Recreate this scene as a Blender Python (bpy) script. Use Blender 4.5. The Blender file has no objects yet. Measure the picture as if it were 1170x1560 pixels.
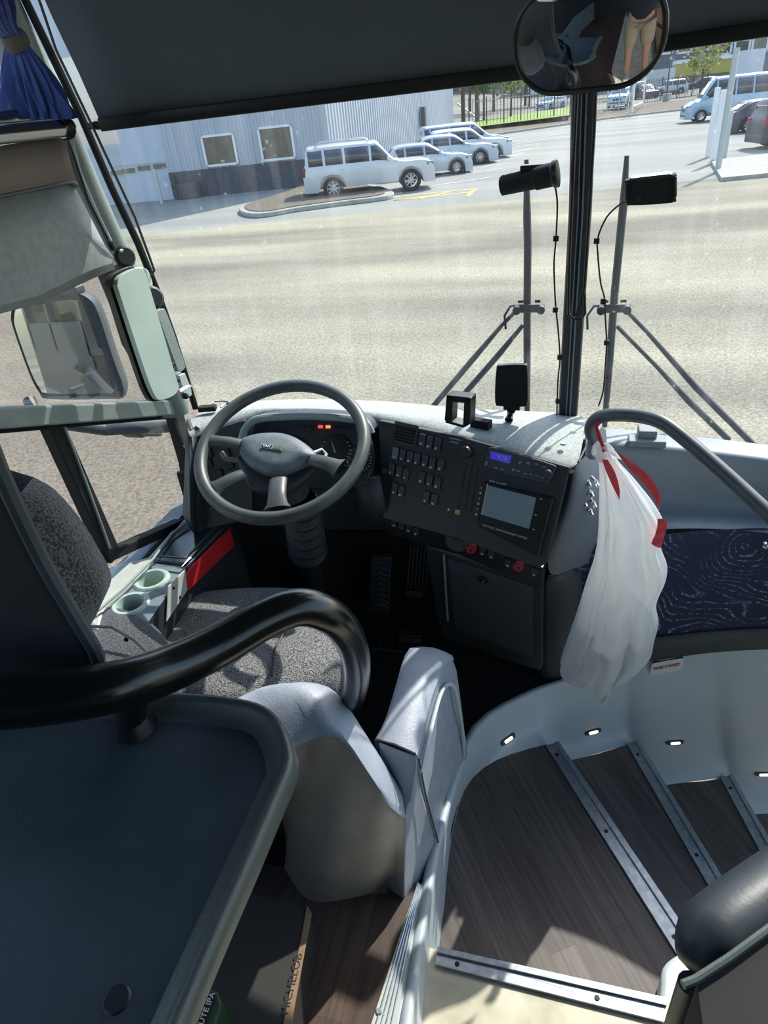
import bpy, bmesh, math, random
from mathutils import Vector, Matrix, noise
random.seed(7)
PI = math.pi
SC = bpy.context.scene
COL = SC.collection
V3 = Vector

# ------------------------------------------------------------------ camera
FPX = 1000.0; PITCH = math.radians(31.7); ROLL = math.radians(6.2); YAW = math.radians(17.8); EYE = 1.6
_cy, _sy = math.cos(YAW), math.sin(YAW)
F_ = V3((-_sy*math.cos(PITCH), _cy*math.cos(PITCH), -math.sin(PITCH)))
R_ = V3((_cy, _sy, 0))
U_ = V3((-_sy*math.sin(PITCH), _cy*math.sin(PITCH), math.cos(PITCH)))
def ray(u, v):
    a = (u-585)/FPX; b = -(v-780)/FPX
    x = a*math.cos(ROLL)+b*math.sin(ROLL); y = -a*math.sin(ROLL)+b*math.cos(ROLL)
    return F_ + R_*x + U_*y
CAM = V3((0, 0, EYE))
def P(u, v, x=None, y=None, z=None, t=None):
    """the point of the place seen at pixel (u, v) of the photograph, on a given plane"""
    d = ray(u, v)
    if x is not None: t = x/d.x
    elif y is not None: t = y/d.y
    elif z is not None: t = (z-EYE)/d.z
    return CAM + d*t
def on_plane(u, v, o, n):
    d = ray(u, v); return CAM + d*((o-CAM).dot(n)/d.dot(n))
cam_d = bpy.data.cameras.new('camera'); cam = bpy.data.objects.new('camera', cam_d); COL.objects.link(cam)
Xa = (R_*math.cos(ROLL) - U_*math.sin(ROLL)).normalized()   # image right
Ya = (R_*math.sin(ROLL) + U_*math.cos(ROLL)).normalized()
m = Matrix((Xa, Ya, -F_)).transposed().to_4x4(); m.translation = CAM
cam.matrix_world = m
cam_d.sensor_fit = 'VERTICAL'; cam_d.sensor_height = 36; cam_d.lens = 36*FPX/1560; cam_d.clip_start = .02; cam_d.clip_end = 600
SC.camera = cam

# ------------------------------------------------------------------ materials
def lin(c):
    return tuple((x/255/12.92 if x/255 <= .04045 else ((x/255+.055)/1.055)**2.4) for x in c)
def mat(name, col, rough=.6, metal=0, col2=None, scale=20, bump=0, bscale=None, spec=.5, detail=4, emit=None, estr=0, thr=(.35,.65), coord='Object', coat=0, stretch=None, sheen=0):
    m = bpy.data.materials.new(name); m.use_nodes = True; nt = m.node_tree; b = nt.nodes['Principled BSDF']
    b.inputs['Base Color'].default_value = (*lin(col), 1); b.inputs['Roughness'].default_value = rough
    b.inputs['Metallic'].default_value = metal; b.inputs['Specular IOR Level'].default_value = spec
    if coat: b.inputs['Coat Weight'].default_value = coat; b.inputs['Coat Roughness'].default_value = .08
    if sheen: b.inputs['Sheen Weight'].default_value = sheen
    if emit: b.inputs['Emission Color'].default_value = (*lin(emit), 1); b.inputs['Emission Strength'].default_value = estr
    if col2 or bump:
        tc = nt.nodes.new('ShaderNodeTexCoord'); mp = nt.nodes.new('ShaderNodeMapping')
        nt.links.new(tc.outputs[coord], mp.inputs[0])
        if stretch: mp.inputs['Scale'].default_value = stretch
    if col2:
        n = nt.nodes.new('ShaderNodeTexNoise'); n.inputs['Scale'].default_value = scale; n.inputs['Detail'].default_value = detail
        r = nt.nodes.new('ShaderNodeValToRGB'); r.color_ramp.elements[0].position = thr[0]; r.color_ramp.elements[1].position = thr[1]
        r.color_ramp.elements[0].color = (*lin(col), 1); r.color_ramp.elements[1].color = (*lin(col2), 1)
        nt.links.new(mp.outputs[0], n.inputs['Vector']); nt.links.new(n.outputs['Fac'], r.inputs[0]); nt.links.new(r.outputs[0], b.inputs['Base Color'])
    if bump:
        n2 = nt.nodes.new('ShaderNodeTexNoise'); n2.inputs['Scale'].default_value = bscale or scale*8; n2.inputs['Detail'].default_value = 3
        bp = nt.nodes.new('ShaderNodeBump'); bp.inputs['Strength'].default_value = bump; bp.inputs['Distance'].default_value = .002
        nt.links.new(mp.outputs[0], n2.inputs['Vector']); nt.links.new(n2.outputs['Fac'], bp.inputs['Height']); nt.links.new(bp.outputs[0], b.inputs['Normal'])
    return m
def glass_mat(name, tint=(.93,.96,.95), refl=.06, haze=0, streaks=False):
    m = bpy.data.materials.new(name); m.use_nodes = True; nt = m.node_tree; nt.nodes.clear(); N = nt.nodes.new; L = nt.links.new
    out = N('ShaderNodeOutputMaterial'); tr = N('ShaderNodeBsdfTransparent'); tr.inputs[0].default_value = (*tint, 1)
    gl = N('ShaderNodeBsdfGlossy'); gl.inputs['Roughness'].default_value = .03
    lw = N('ShaderNodeLayerWeight'); lw.inputs[0].default_value = .35
    mr = N('ShaderNodeMapRange'); mr.inputs[3].default_value = refl*.4; mr.inputs[4].default_value = refl*2.2
    L(lw.outputs['Fresnel'], mr.inputs[0]); mx = N('ShaderNodeMixShader'); L(mr.outputs[0], mx.inputs[0]); L(tr.outputs[0], mx.inputs[1]); L(gl.outputs[0], mx.inputs[2])
    last = mx
    if haze:
        tl = N('ShaderNodeBsdfTranslucent'); tl.inputs[0].default_value = (.9,.93,1,1)
        tc = N('ShaderNodeTexCoord'); mp = N('ShaderNodeMapping'); mp.inputs['Scale'].default_value = (26, 26, 1.1)
        n = N('ShaderNodeTexNoise'); n.inputs['Scale'].default_value = 1.0; n.inputs['Detail'].default_value = 5
        r = N('ShaderNodeValToRGB'); r.color_ramp.elements[0].position = .5; r.color_ramp.elements[1].position = .85
        r.color_ramp.elements[0].color = (haze*.5,)*3+(1,); r.color_ramp.elements[1].color = (haze*3.2,)*3+(1,)
        L(tc.outputs['Object'], mp.inputs[0]); L(mp.outputs[0], n.inputs['Vector']); L(n.outputs['Fac'], r.inputs[0])
        n2 = N('ShaderNodeTexNoise'); n2.inputs['Scale'].default_value = 60; n2.inputs['Detail'].default_value = 1
        r2 = N('ShaderNodeValToRGB'); r2.color_ramp.elements[0].position = .72; r2.color_ramp.elements[1].position = .8
        r2.color_ramp.elements[0].color = (0,0,0,1); r2.color_ramp.elements[1].color = (haze*5,)*3+(1,)
        L(tc.outputs['Object'], n2.inputs['Vector']); L(n2.outputs['Fac'], r2.inputs[0])
        ad = N('ShaderNodeMath'); L(r.outputs[0], ad.inputs[0]); L(r2.outputs[0], ad.inputs[1])
        m2 = N('ShaderNodeMixShader'); L(ad.outputs[0], m2.inputs[0]); L(mx.outputs[0], m2.inputs[1]); L(tl.outputs[0], m2.inputs[2]); last = m2
    L(last.outputs[0], out.inputs[0]); return m

M = {}
M['plastic'] = mat('grey plastic', (150,163,166), .5, col2=(138,151,154), scale=6, bump=.25, bscale=900)
M['plastic_mid'] = mat('mid grey plastic', (126,138,143), .5, col2=(114,126,131), scale=7, bump=.3, bscale=700)
M['dash_top'] = mat('speckled dash top', (176,184,180), .7, col2=(148,156,154), scale=130, bump=.15, bscale=400)
M['dark'] = mat('dark grey plastic', (66,73,79), .5, col2=(58,65,70), scale=8, bump=.2, bscale=700)
M['darker'] = mat('charcoal plastic', (46,51,56), .5, bump=.2, bscale=500)
M['black'] = mat('black plastic', (20,22,24), .4)
M['ledge'] = mat('ledge plastic', (140,150,156), .5, col2=(130,140,147), scale=6, bump=.15, bscale=700)
M['seat_end'] = mat('dark slate vinyl', (44,52,58), .45, bump=.15, bscale=120)
M['bolster'] = mat('bolster grey plastic', (104,112,120), .5, bump=.2, bscale=700)
M['matte_black'] = mat('matt black', (14,15,16), .8)
M['gloss_black'] = mat('gloss black', (16,20,20), .22, spec=.6)
M['rubber'] = mat('rubber', (24,25,27), .8, bump=.3, bscale=300)
M['wheel_leather'] = mat('steering wheel rubber', (76,82,82), .4, col2=(66,73,73), scale=30, bump=.2, bscale=500)
M['hub'] = mat('scratched hub pad', (112,122,128), .5, col2=(94,104,110), scale=22, bump=.6, bscale=60)
M['pale'] = mat('pale green grey vinyl', (182,200,190), .55, col2=(170,190,180), scale=9, bump=.15)
M['grey_lit'] = mat('pillar trim grey', (128,140,136), .6, col2=(116,128,125), scale=12, bump=.5, bscale=260)
M['panel_grain'] = mat('grained header plastic', (138,147,148), .7, col2=(126,136,138), scale=60, bump=.3, bscale=500)
M['beige'] = mat('taupe trim', (122,112,108), .8)
M['cream_floor'] = mat('cream mottled vinyl', (214,208,186), .6, col2=(186,180,158), scale=16)
M['white_panel'] = mat('white moulded plastic', (196,206,212), .38, col2=(186,197,204), scale=3)
M['cream'] = mat('cream sill', (196,200,190), .6, col2=(182,187,178), scale=14)
M['shade'] = mat('sunshade cloth', (82,90,96), .9, col2=(76,84,90), scale=3, bump=.2)
M['tray'] = mat('dark green grey tray', (50,64,70), .5, col2=(42,56,62), scale=12, bump=.3, bscale=400)
M['tray_rim'] = mat('worn tray rim', (62,73,72), .42, col2=(82,88,82), scale=5, bump=.3, bscale=300)
M['guard'] = mat('guard moulding', (160,168,180), .45, col2=(148,156,170), scale=25, bump=.4, bscale=220)
M['guard_shell'] = mat('guard shell', (184,180,168), .42, col2=(168,164,154), scale=14, bump=.5, bscale=260)
M['alu'] = mat('aluminium trim', (186,194,200), .38, .75, col2=(160,170,180), scale=60)
M['steel'] = mat('bright steel', (190,190,190), .2, 1)
M['chrome_tube'] = mat('brushed chrome tube', (150,152,152), .22, 1)
M['galv'] = mat('galvanised metal', (170,180,180), .5, .4)
M['handle'] = mat('dark powder coated tube', (84,91,96), .4, col2=(76,83,88), scale=30)
M['blue_cloth'] = mat('blue curtain', (52,76,148), .8, col2=(38,58,122), scale=14, sheen=.4)
M['beige_cloth'] = mat('curtain tie', (98,92,84), .9)
M['red'] = mat('red plastic', (205,40,46), .5)
M['red_film'] = mat('red plastic film', (225,70,84), .35)
M['red_dim'] = mat('red knob', (160,40,52), .5)
M['white'] = mat('white', (225,225,225), .6)
M['line'] = mat('white road paint', (205,205,200), .8, col2=(180,180,175), scale=3)
M['yellow'] = mat('yellow road paint', (222,190,108), .8)
M['mark'] = mat('white legend', (190,196,198), .6)
M['amber'] = mat('yellow button', (190,170,100), .6)
M['screen'] = mat('screen with painted sky sheen', (124,148,160), .3, col2=(140,158,160), scale=4, spec=.8)  # sky reflection put into the base colour of the switched-off screen
M['lcd'] = mat('blue violet display', (40,30,120), .3, emit=(80,70,235), estr=.3)
M['lcd_dim'] = mat('dim lcd', (64,74,70), .3)
M['led_red'] = mat('lit red lamp', (180,30,30), .4, emit=(255,60,50), estr=1.4)
M['led_orange'] = mat('lit orange lamp', (190,120,50), .4, emit=(255,140,60), estr=1.0)
M['led_off'] = mat('unlit lamp', (60,38,42), .4)
M['lamp_on'] = mat('lit step lamp', (240,235,210), .4, emit=(255,246,215), estr=1.6)
M['mirror'] = mat('mirror', (225,228,230), .02, 1)
M['cardboard'] = mat('cardboard edge', (150,122,96), .9, col2=(130,104,82), scale=30)
M['carton_dark'] = mat('dark carton', (46,44,42), .7)
M['green'] = mat('green carton', (18,58,34), .5)
M['sticker'] = mat('sticker white', (222,226,228), .5)
M['sticker_red'] = mat('sticker red', (170,50,52), .6)
M['gold'] = mat('worn gold emblem', (150,135,90), .5)
M['lid'] = mat('dark glass lid', (36,48,50), .12, spec=.8)
# pattern materials
def fabric(name, c1, c2, scale=260):
    m = bpy.data.materials.new(name); m.use_nodes = True; nt = m.node_tree; b = nt.nodes['Principled BSDF']; N = nt.nodes.new; L = nt.links.new
    tc = N('ShaderNodeTexCoord'); n = N('ShaderNodeTexNoise'); n.inputs['Scale'].default_value = scale; n.inputs['Detail'].default_value = 2
    r = N('ShaderNodeValToRGB'); r.color_ramp.elements[0].position = .42; r.color_ramp.elements[1].position = .62
    r.color_ramp.elements[0].color = (*lin(c1), 1); r.color_ramp.elements[1].color = (*lin(c2), 1)
    L(tc.outputs['Object'], n.inputs['Vector']); L(n.outputs['Fac'], r.inputs[0]); L(r.outputs[0], b.inputs['Base Color'])
    bp = N('ShaderNodeBump'); bp.inputs['Strength'].default_value = .8; bp.inputs['Distance'].default_value = .003; L(n.outputs['Fac'], bp.inputs['Height']); L(bp.outputs[0], b.inputs['Normal'])
    b.inputs['Roughness'].default_value = .95; b.inputs['Sheen Weight'].default_value = .3; return m
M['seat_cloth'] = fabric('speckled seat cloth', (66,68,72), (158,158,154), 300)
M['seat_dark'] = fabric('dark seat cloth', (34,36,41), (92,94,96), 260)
def wood(name, c1, c2, rot=0):
    m = bpy.data.materials.new(name); m.use_nodes = True; nt = m.node_tree; b = nt.nodes['Principled BSDF']; N = nt.nodes.new; L = nt.links.new
    tc = N('ShaderNodeTexCoord'); mp = N('ShaderNodeMapping'); mp.inputs['Rotation'].default_value = (0, 0, rot); L(tc.outputs['Object'], mp.inputs[0])
    br = N('ShaderNodeTexBrick'); br.inputs['Scale'].default_value = 1; br.inputs['Brick Width'].default_value = .55; br.inputs['Row Height'].default_value = .075
    br.inputs['Mortar Size'].default_value = .0006; br.inputs['Color1'].default_value = (*lin(c1), 1); br.inputs['Color2'].default_value = (*lin(c2), 1)
    br.inputs['Mortar'].default_value = (*lin(tuple(x*.7 for x in c1)), 1); br.inputs['Bias'].default_value = 0; br.offset = .37
    L(mp.outputs[0], br.inputs['Vector'])
    mp2 = N('ShaderNodeMapping'); mp2.inputs['Scale'].default_value = (3, 60, 3); L(mp.outputs[0], mp2.inputs[0])
    n = N('ShaderNodeTexNoise'); n.inputs['Scale'].default_value = 1.5; n.inputs['Detail'].default_value = 6; L(mp2.outputs[0], n.inputs['Vector'])
    mx = N('ShaderNodeMix'); mx.data_type = 'RGBA'; mx.blend_type = 'MULTIPLY'; mx.inputs[0].default_value = .8
    r = N('ShaderNodeValToRGB'); r.color_ramp.elements[0].position = .3; r.color_ramp.elements[0].color = (.45,.45,.45,1); r.color_ramp.elements[1].position = .7; r.color_ramp.elements[1].color = (1.2,1.2,1.2,1)
    L(n.outputs['Fac'], r.inputs[0]); L(br.outputs['Color'], mx.inputs[6]); L(r.outputs[0], mx.inputs[7]); L(mx.outputs[2], b.inputs['Base Color'])
    b.inputs['Roughness'].default_value = .5; return m
M['wood'] = wood('wood plank vinyl', (112,102,99), (92,84,81), math.radians(58))
M['wood_aisle'] = wood('wood plank vinyl aisle', (96,78,68), (80,65,58), math.radians(90))
def swirl():
    m = bpy.data.materials.new('navy contour line cloth'); m.use_nodes = True; nt = m.node_tree; b = nt.nodes['Principled BSDF']; N = nt.nodes.new; L = nt.links.new
    tc = N('ShaderNodeTexCoord'); wn = N('ShaderNodeTexNoise'); wn.inputs['Scale'].default_value = 5; wn.inputs['Detail'].default_value = 2
    L(tc.outputs['Object'], wn.inputs['Vector']); ws = N('ShaderNodeVectorMath'); ws.operation = 'SCALE'; ws.inputs['Scale'].default_value = .12; L(wn.outputs['Color'], ws.inputs[0])
    wa = N('ShaderNodeVectorMath'); L(tc.outputs['Object'], wa.inputs[0]); L(ws.outputs[0], wa.inputs[1])
    v = N('ShaderNodeTexVoronoi'); v.feature = 'SMOOTH_F1'; v.inputs['Scale'].default_value = 3.4; v.inputs['Smoothness'].default_value = .35; L(wa.outputs[0], v.inputs['Vector'])
    mu = N('ShaderNodeMath'); mu.operation = 'MULTIPLY'; mu.inputs[1].default_value = 17; L(v.outputs['Distance'], mu.inputs[0])
    fr = N('ShaderNodeMath'); fr.operation = 'FRACT'; L(mu.outputs[0], fr.inputs[0])
    r = N('ShaderNodeValToRGB'); r.color_ramp.elements[0].position = .72; r.color_ramp.elements[1].position = .86
    r.color_ramp.elements[0].color = (0,0,0,1); r.color_ramp.elements[1].color = (1,1,1,1); L(fr.outputs[0], r.inputs[0])
    n = N('ShaderNodeTexNoise'); n.inputs['Scale'].default_value = 110; L(tc.outputs['Object'], n.inputs['Vector'])
    r2 = N('ShaderNodeValToRGB'); r2.color_ramp.elements[0].position = .42; r2.color_ramp.elements[1].position = .62; L(n.outputs['Fac'], r2.inputs[0])
    n3 = N('ShaderNodeTexNoise'); n3.inputs['Scale'].default_value = 7; L(tc.outputs['Object'], n3.inputs['Vector']); r3 = N('ShaderNodeValToRGB'); r3.color_ramp.elements[0].position = .4; r3.color_ramp.elements[1].position = .6; L(n3.outputs['Fac'], r3.inputs[0])
    m1 = N('ShaderNodeMath'); m1.operation = 'MULTIPLY'; L(r.outputs[0], m1.inputs[0]); L(r2.outputs[0], m1.inputs[1]); m2 = N('ShaderNodeMath'); m2.operation = 'MULTIPLY'; L(m1.outputs[0], m2.inputs[0]); L(r3.outputs[0], m2.inputs[1])
    mx = N('ShaderNodeMix'); mx.data_type = 'RGBA'; L(m2.outputs[0], mx.inputs[0]); mx.inputs[6].default_value = (*lin((42,48,76)), 1); mx.inputs[7].default_value = (*lin((150,158,180)), 1)
    L(mx.outputs[2], b.inputs['Base Color']); b.inputs['Roughness'].default_value = .95; return m
M['swirl'] = swirl()
def bagmat():
    m = bpy.data.materials.new('thin white plastic film'); m.use_nodes = True; nt = m.node_tree; nt.nodes.clear(); N = nt.nodes.new; L = nt.links.new
    o = N('ShaderNodeOutputMaterial'); d = N('ShaderNodeBsdfPrincipled'); d.inputs['Base Color'].default_value = (*lin((226,232,236)), 1); d.inputs['Roughness'].default_value = .35
    t = N('ShaderNodeBsdfTranslucent'); t.inputs[0].default_value = (*lin((236,238,238)), 1); tr = N('ShaderNodeBsdfTransparent'); tr.inputs[0].default_value = (1,1,1,1)
    a = N('ShaderNodeMixShader'); a.inputs[0].default_value = .45; b = N('ShaderNodeMixShader'); b.inputs[0].default_value = .12
    L(d.outputs[0], a.inputs[1]); L(t.outputs[0], a.inputs[2]); L(a.outputs[0], b.inputs[1]); L(tr.outputs[0], b.inputs[2]); L(b.outputs[0], o.inputs[0]); return m
M['bag'] = bagmat()
M['glass'] = glass_mat('windshield glass', (.92,.95,.95), .05, haze=.02)
M['glass_side'] = glass_mat('side window glass', (.93,.95,.94), .05)
M['glass_mirror_tint'] = glass_mat('smoke glass', (.3,.36,.36), .1)
# exterior
def ground_mat(name, a, b, c, big=.25):
    m = bpy.data.materials.new(name); m.use_nodes = True; nt = m.node_tree; bs = nt.nodes['Principled BSDF']; N = nt.nodes.new; L = nt.links.new
    tc = N('ShaderNodeTexCoord'); n = N('ShaderNodeTexNoise'); n.inputs['Scale'].default_value = big; n.inputs['Detail'].default_value = 5
    mp = N('ShaderNodeMapping'); mp.inputs['Scale'].default_value = (.35, 1.6, 1); mp.inputs['Rotation'].default_value = (0,0,.1); L(tc.outputs['Object'], mp.inputs[0]); L(mp.outputs[0], n.inputs['Vector'])
    r = N('ShaderNodeValToRGB'); r.color_ramp.elements[0].position = .36; r.color_ramp.elements[1].position = .66
    r.color_ramp.elements[0].color = (*lin(a), 1); r.color_ramp.elements[1].color = (*lin(b), 1); L(n.outputs['Fac'], r.inputs[0])
    g = N('ShaderNodeTexNoise'); g.inputs['Scale'].default_value = 26; g.inputs['Detail'].default_value = 4; g.inputs['Roughness'].default_value = .8; L(tc.outputs['Object'], g.inputs['Vector'])
    r2 = N('ShaderNodeValToRGB'); r2.color_ramp.elements[0].position = .38; r2.color_ramp.elements[0].color = (*lin(c), 1); r2.color_ramp.elements[1].position = .6; r2.color_ramp.elements[1].color = (1.25,1.25,1.25,1)
    L(g.outputs['Fac'], r2.inputs[0]); mx = N('ShaderNodeMix'); mx.data_type = 'RGBA'; mx.blend_type = 'MULTIPLY'; mx.inputs[0].default_value = .55
    L(r.outputs[0], mx.inputs[6]); L(r2.outputs[0], mx.inputs[7]); L(mx.outputs[2], bs.inputs['Base Color']); bs.inputs['Roughness'].default_value = .95
    bs.inputs['Specular IOR Level'].default_value = .2
    return m
M['asphalt'] = ground_mat('worn tan asphalt', (120,117,104), (164,159,138), (130,130,130))
M['asphalt_brown'] = ground_mat('brown stony asphalt', (128,118,106), (146,136,122), (125,122,120))
M['asphalt_far'] = ground_mat('pale grey asphalt', (132,134,129), (154,154,146), (190,190,190), .2)
M['concrete'] = mat('concrete', (160,158,151), .9, col2=(144,142,136), scale=4)
M['far_field'] = mat('far worn lot', (132,130,120), .95, col2=(104,102,92), scale=.15)
M['mulch'] = mat('brown mulch', (112,104,88), .95, col2=(82,76,64), scale=9, bump=1, bscale=30)
M['grass'] = mat('green grass', (138,158,76), .95, col2=(108,132,62), scale=2)
M['siding'] = mat('white metal siding', (170,176,184), .55)
M['garage'] = mat('white garage door', (176,184,196), .5)
M['stone'] = mat('dark stone wainscot', (84,86,92), .9, col2=(70,70,76), scale=9, bump=.6, bscale=20)
M['win_dark'] = mat('dark window', (60,66,58), .15, col2=(96,96,80), scale=1.2, spec=.8)
M['car_glass'] = mat('tinted car glass', (40,48,56), .08, spec=1)
M['car_glass_blue'] = mat('windshield car glass', (96,124,144), .08, spec=1)
M['tire'] = mat('tyre', (34,36,40), .85)
M['alloy'] = mat('alloy wheel', (170,174,180), .35, .8)
M['head'] = mat('headlight', (120,130,140), .12, spec=1)
M['tail'] = mat('tail light', (140,24,28), .25)
M['bark'] = mat('bark', (104,88,72), .95, col2=(80,68,56), scale=8)
M['leaf_y'] = mat('yellow green leaves', (176,172,92), .9, col2=(140,150,76), scale=3)
M['leaf_g'] = mat('green leaves', (96,128,60), .9, col2=(70,100,48), scale=3)
M['leaf_dark'] = mat('dark shrubs', (92,96,80), .95, col2=(66,72,60), scale=2)
M['bld_grey'] = mat('grey slate building', (112,118,126), .9, col2=(100,106,114), scale=2)
M['bld_brick'] = mat('taupe building', (132,126,120), .9)
M['trailer'] = mat('white trailer', (196,202,210), .6)
M['yellowish'] = mat('olive yellow fascia', (172,164,84), .7)
M['hill'] = mat('brown wooded hill', (112,108,98), 1, col2=(90,90,80), scale=.4)
def paint(name, c, metal=.1, rough=.3): return mat(name, c, rough, metal, coat=.6)
# ------------------------------------------------------------------ mesh helpers
class MB:
    def __init__(s): s.v = []; s.f = []; s.mi = []; s.mats = []
    def _m(s, mt):
        if mt is None: return 0
        mt = M[mt] if isinstance(mt, str) else mt
        if mt not in s.mats: s.mats.append(mt)
        return s.mats.index(mt)
    def add(s, vs, fs, mt=None):
        o = len(s.v); i = s._m(mt); s.v += [V3(p) for p in vs]; s.f += [tuple(o+k for k in f) for f in fs]; s.mi += [i]*len(fs); return s
    def box(s, c, sz, rz=0, mt=None, mx=None):
        hx, hy, hz = sz[0]/2, sz[1]/2, sz[2]/2
        vs = [V3((x, y, z)) for x in (-hx, hx) for y in (-hy, hy) for z in (-hz, hz)]
        r = mx if mx is not None else Matrix.Rotation(rz, 3, 'Z')
        vs = [r @ p + V3(c) for p in vs]
        return s.add(vs, [(0,1,3,2),(4,6,7,5),(0,4,5,1),(2,3,7,6),(0,2,6,4),(1,5,7,3)], mt)
    def prism(s, pts, d, mt=None):
        """polygon pts swept by the vector d"""
        n = len(pts); pts = [V3(p) for p in pts]; d = V3(d)
        return s.add(pts + [p+d for p in pts], [tuple(range(n-1, -1, -1)), tuple(range(n, 2*n))] + [(i, (i+1) % n, n+(i+1) % n, n+i) for i in range(n)], mt)
    def grid(s, rows, mt=None, closed=False):
        n = len(rows[0]); vs = [p for r in rows for p in r]; fs = []
        for i in range(len(rows)-1):
            for j in range(n if closed else n-1):
                k = (j+1) % n; fs.append((i*n+j, i*n+k, (i+1)*n+k, (i+1)*n+j))
        return s.add(vs, fs, mt)
    def tube(s, pts, r, seg=10, caps=True, mt=None, closed=False):
        pts = [V3(p) for p in pts]; n = len(pts); rr = r if isinstance(r, (list, tuple)) else [r]*n; rows = []
        up = None
        for i, p in enumerate(pts):
            if closed: t = pts[(i+1) % n]-pts[i-1]
            else: t = pts[min(i+1, n-1)]-pts[max(i-1, 0)]
            t.normalize()
            if up is None: up = V3((0,0,1)) if abs(t.z) < .9 else V3((1,0,0))
            a = up - t*up.dot(t)
            if a.length < 1e-5: a = V3((1,0,0)).cross(t)
            a.normalize(); up = a; b = t.cross(a)
            rows.append([p + (a*math.cos(2*PI*k/seg)+b*math.sin(2*PI*k/seg))*rr[i] for k in range(seg)])
        if closed: rows.append(rows[0])
        s.grid(rows, mt, closed=True)
        if caps and not closed:
            o = len(s.v)-len(rows)*seg; i = s._m(mt)
            s.f.append(tuple(o+k for k in range(seg-1, -1, -1))); s.f.append(tuple(o+(len(rows)-1)*seg+k for k in range(seg))); s.mi += [i, i]
        return s
    def lathe(s, prof, o=(0,0,0), ax=(0,0,1), seg=24, mt=None):
        ax = V3(ax).normalized(); a = ax.orthogonal().normalized(); b = ax.cross(a); o = V3(o)
        return s.grid([[o+ax*h+(a*math.cos(2*PI*k/seg)+b*math.sin(2*PI*k/seg))*max(r, 1e-4) for k in range(seg)] for r, h in prof], mt, closed=True)
    def build(s, name, mt=None, parent=None, smooth=True, bevel=0, seg=2, solid=0, sub=0, local=False, ang=35, off=-1):
        if mt is not None: mt = M[mt] if isinstance(mt, str) else mt
        me = bpy.data.meshes.new(name)
        if parent is not None:
            o = V3((0,0,0))
            if not local:
                q = parent
                while q is not None: o += q.location; q = q.parent
        elif local: o = V3((0,0,0))
        else:
            xs = [p.x for p in s.v]; ys = [p.y for p in s.v]; zs = [p.z for p in s.v]
            o = V3(((min(xs)+max(xs))/2, (min(ys)+max(ys))/2, min(zs)))
        me.from_pydata([p-o for p in s.v], [], s.f)
        for q in (s.mats or [mt]): me.materials.append(q)
        if s.mats:
            for pl, i in zip(me.polygons, s.mi): pl.material_index = i
        b = bmesh.new(); b.from_mesh(me); bmesh.ops.remove_doubles(b, verts=b.verts, dist=1e-6); bmesh.ops.recalc_face_normals(b, faces=b.faces)
        b.to_mesh(me); b.free()
        if smooth:
            for pl in me.polygons: pl.use_smooth = True
        ob = bpy.data.objects.new(name, me); COL.objects.link(ob)
        if parent is not None: ob.parent = parent
        else: ob.location = o
        if solid: md = ob.modifiers.new('solid', 'SOLIDIFY'); md.thickness = solid; md.offset = off
        if bevel:
            md = ob.modifiers.new('bevel', 'BEVEL'); md.width = bevel; md.segments = seg; md.limit_method = 'ANGLE'; md.angle_limit = math.radians(30)
        if sub: md = ob.modifiers.new('sub', 'SUBSURF'); md.levels = md.render_levels = sub
        if smooth and not sub:
            if hasattr(me, 'set_sharp_from_angle'): me.set_sharp_from_angle(angle=math.radians(ang))
            if bevel: 
                md = ob.modifiers.new('wn', 'WEIGHTED_NORMAL'); md.keep_sharp = True
        return ob
def spl(pts, n=8, closed=False):
    """Catmull-Rom through pts (points may be tuples of any numbers)"""
    P_ = [tuple(p) for p in pts]; N = len(P_); out = []
    for i in range(N if closed else N-1):
        if closed: p0, p1, p2, p3 = P_[i-1], P_[i], P_[(i+1) % N], P_[(i+2) % N]
        else: p0, p1, p2, p3 = P_[max(i-1, 0)], P_[i], P_[i+1], P_[min(i+2, N-1)]
        for k in range(n):
            t = k/n
            out.append(tuple(.5*((2*b)+(-a+c)*t+(2*a-5*b+4*c-d)*t*t+(-a+3*b-3*c+d)*t**3) for a, b, c, d in zip(p0, p1, p2, p3)))
    if not closed: out.append(P_[-1])
    return out
def resample(pts, n):
    pts = [V3(p) for p in pts]; L = [0]
    for a, b in zip(pts, pts[1:]): L.append(L[-1]+(b-a).length)
    out = []; j = 0
    for i in range(n):
        t = L[-1]*i/(n-1)
        while j < len(pts)-2 and L[j+1] < t: j += 1
        d = L[j+1]-L[j]; out.append(pts[j].lerp(pts[j+1], (t-L[j])/d if d > 1e-9 else 0))
    return out
def tag(o, label=None, cat=None, group=None, kind=None):
    if label: o['label'] = label
    if cat: o['category'] = cat
    if group: o['group'] = group
    if kind: o['kind'] = kind
    return o
def thing(name, label, cat, loc=(0,0,0), rz=0, group=None):
    o = bpy.data.objects.new(name, None); COL.objects.link(o); o.location = loc; o.rotation_euler = (0,0,rz); o.empty_display_size = .05
    return tag(o, label, cat, group)
def struct(o): o['kind'] = 'structure'; return o
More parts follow.
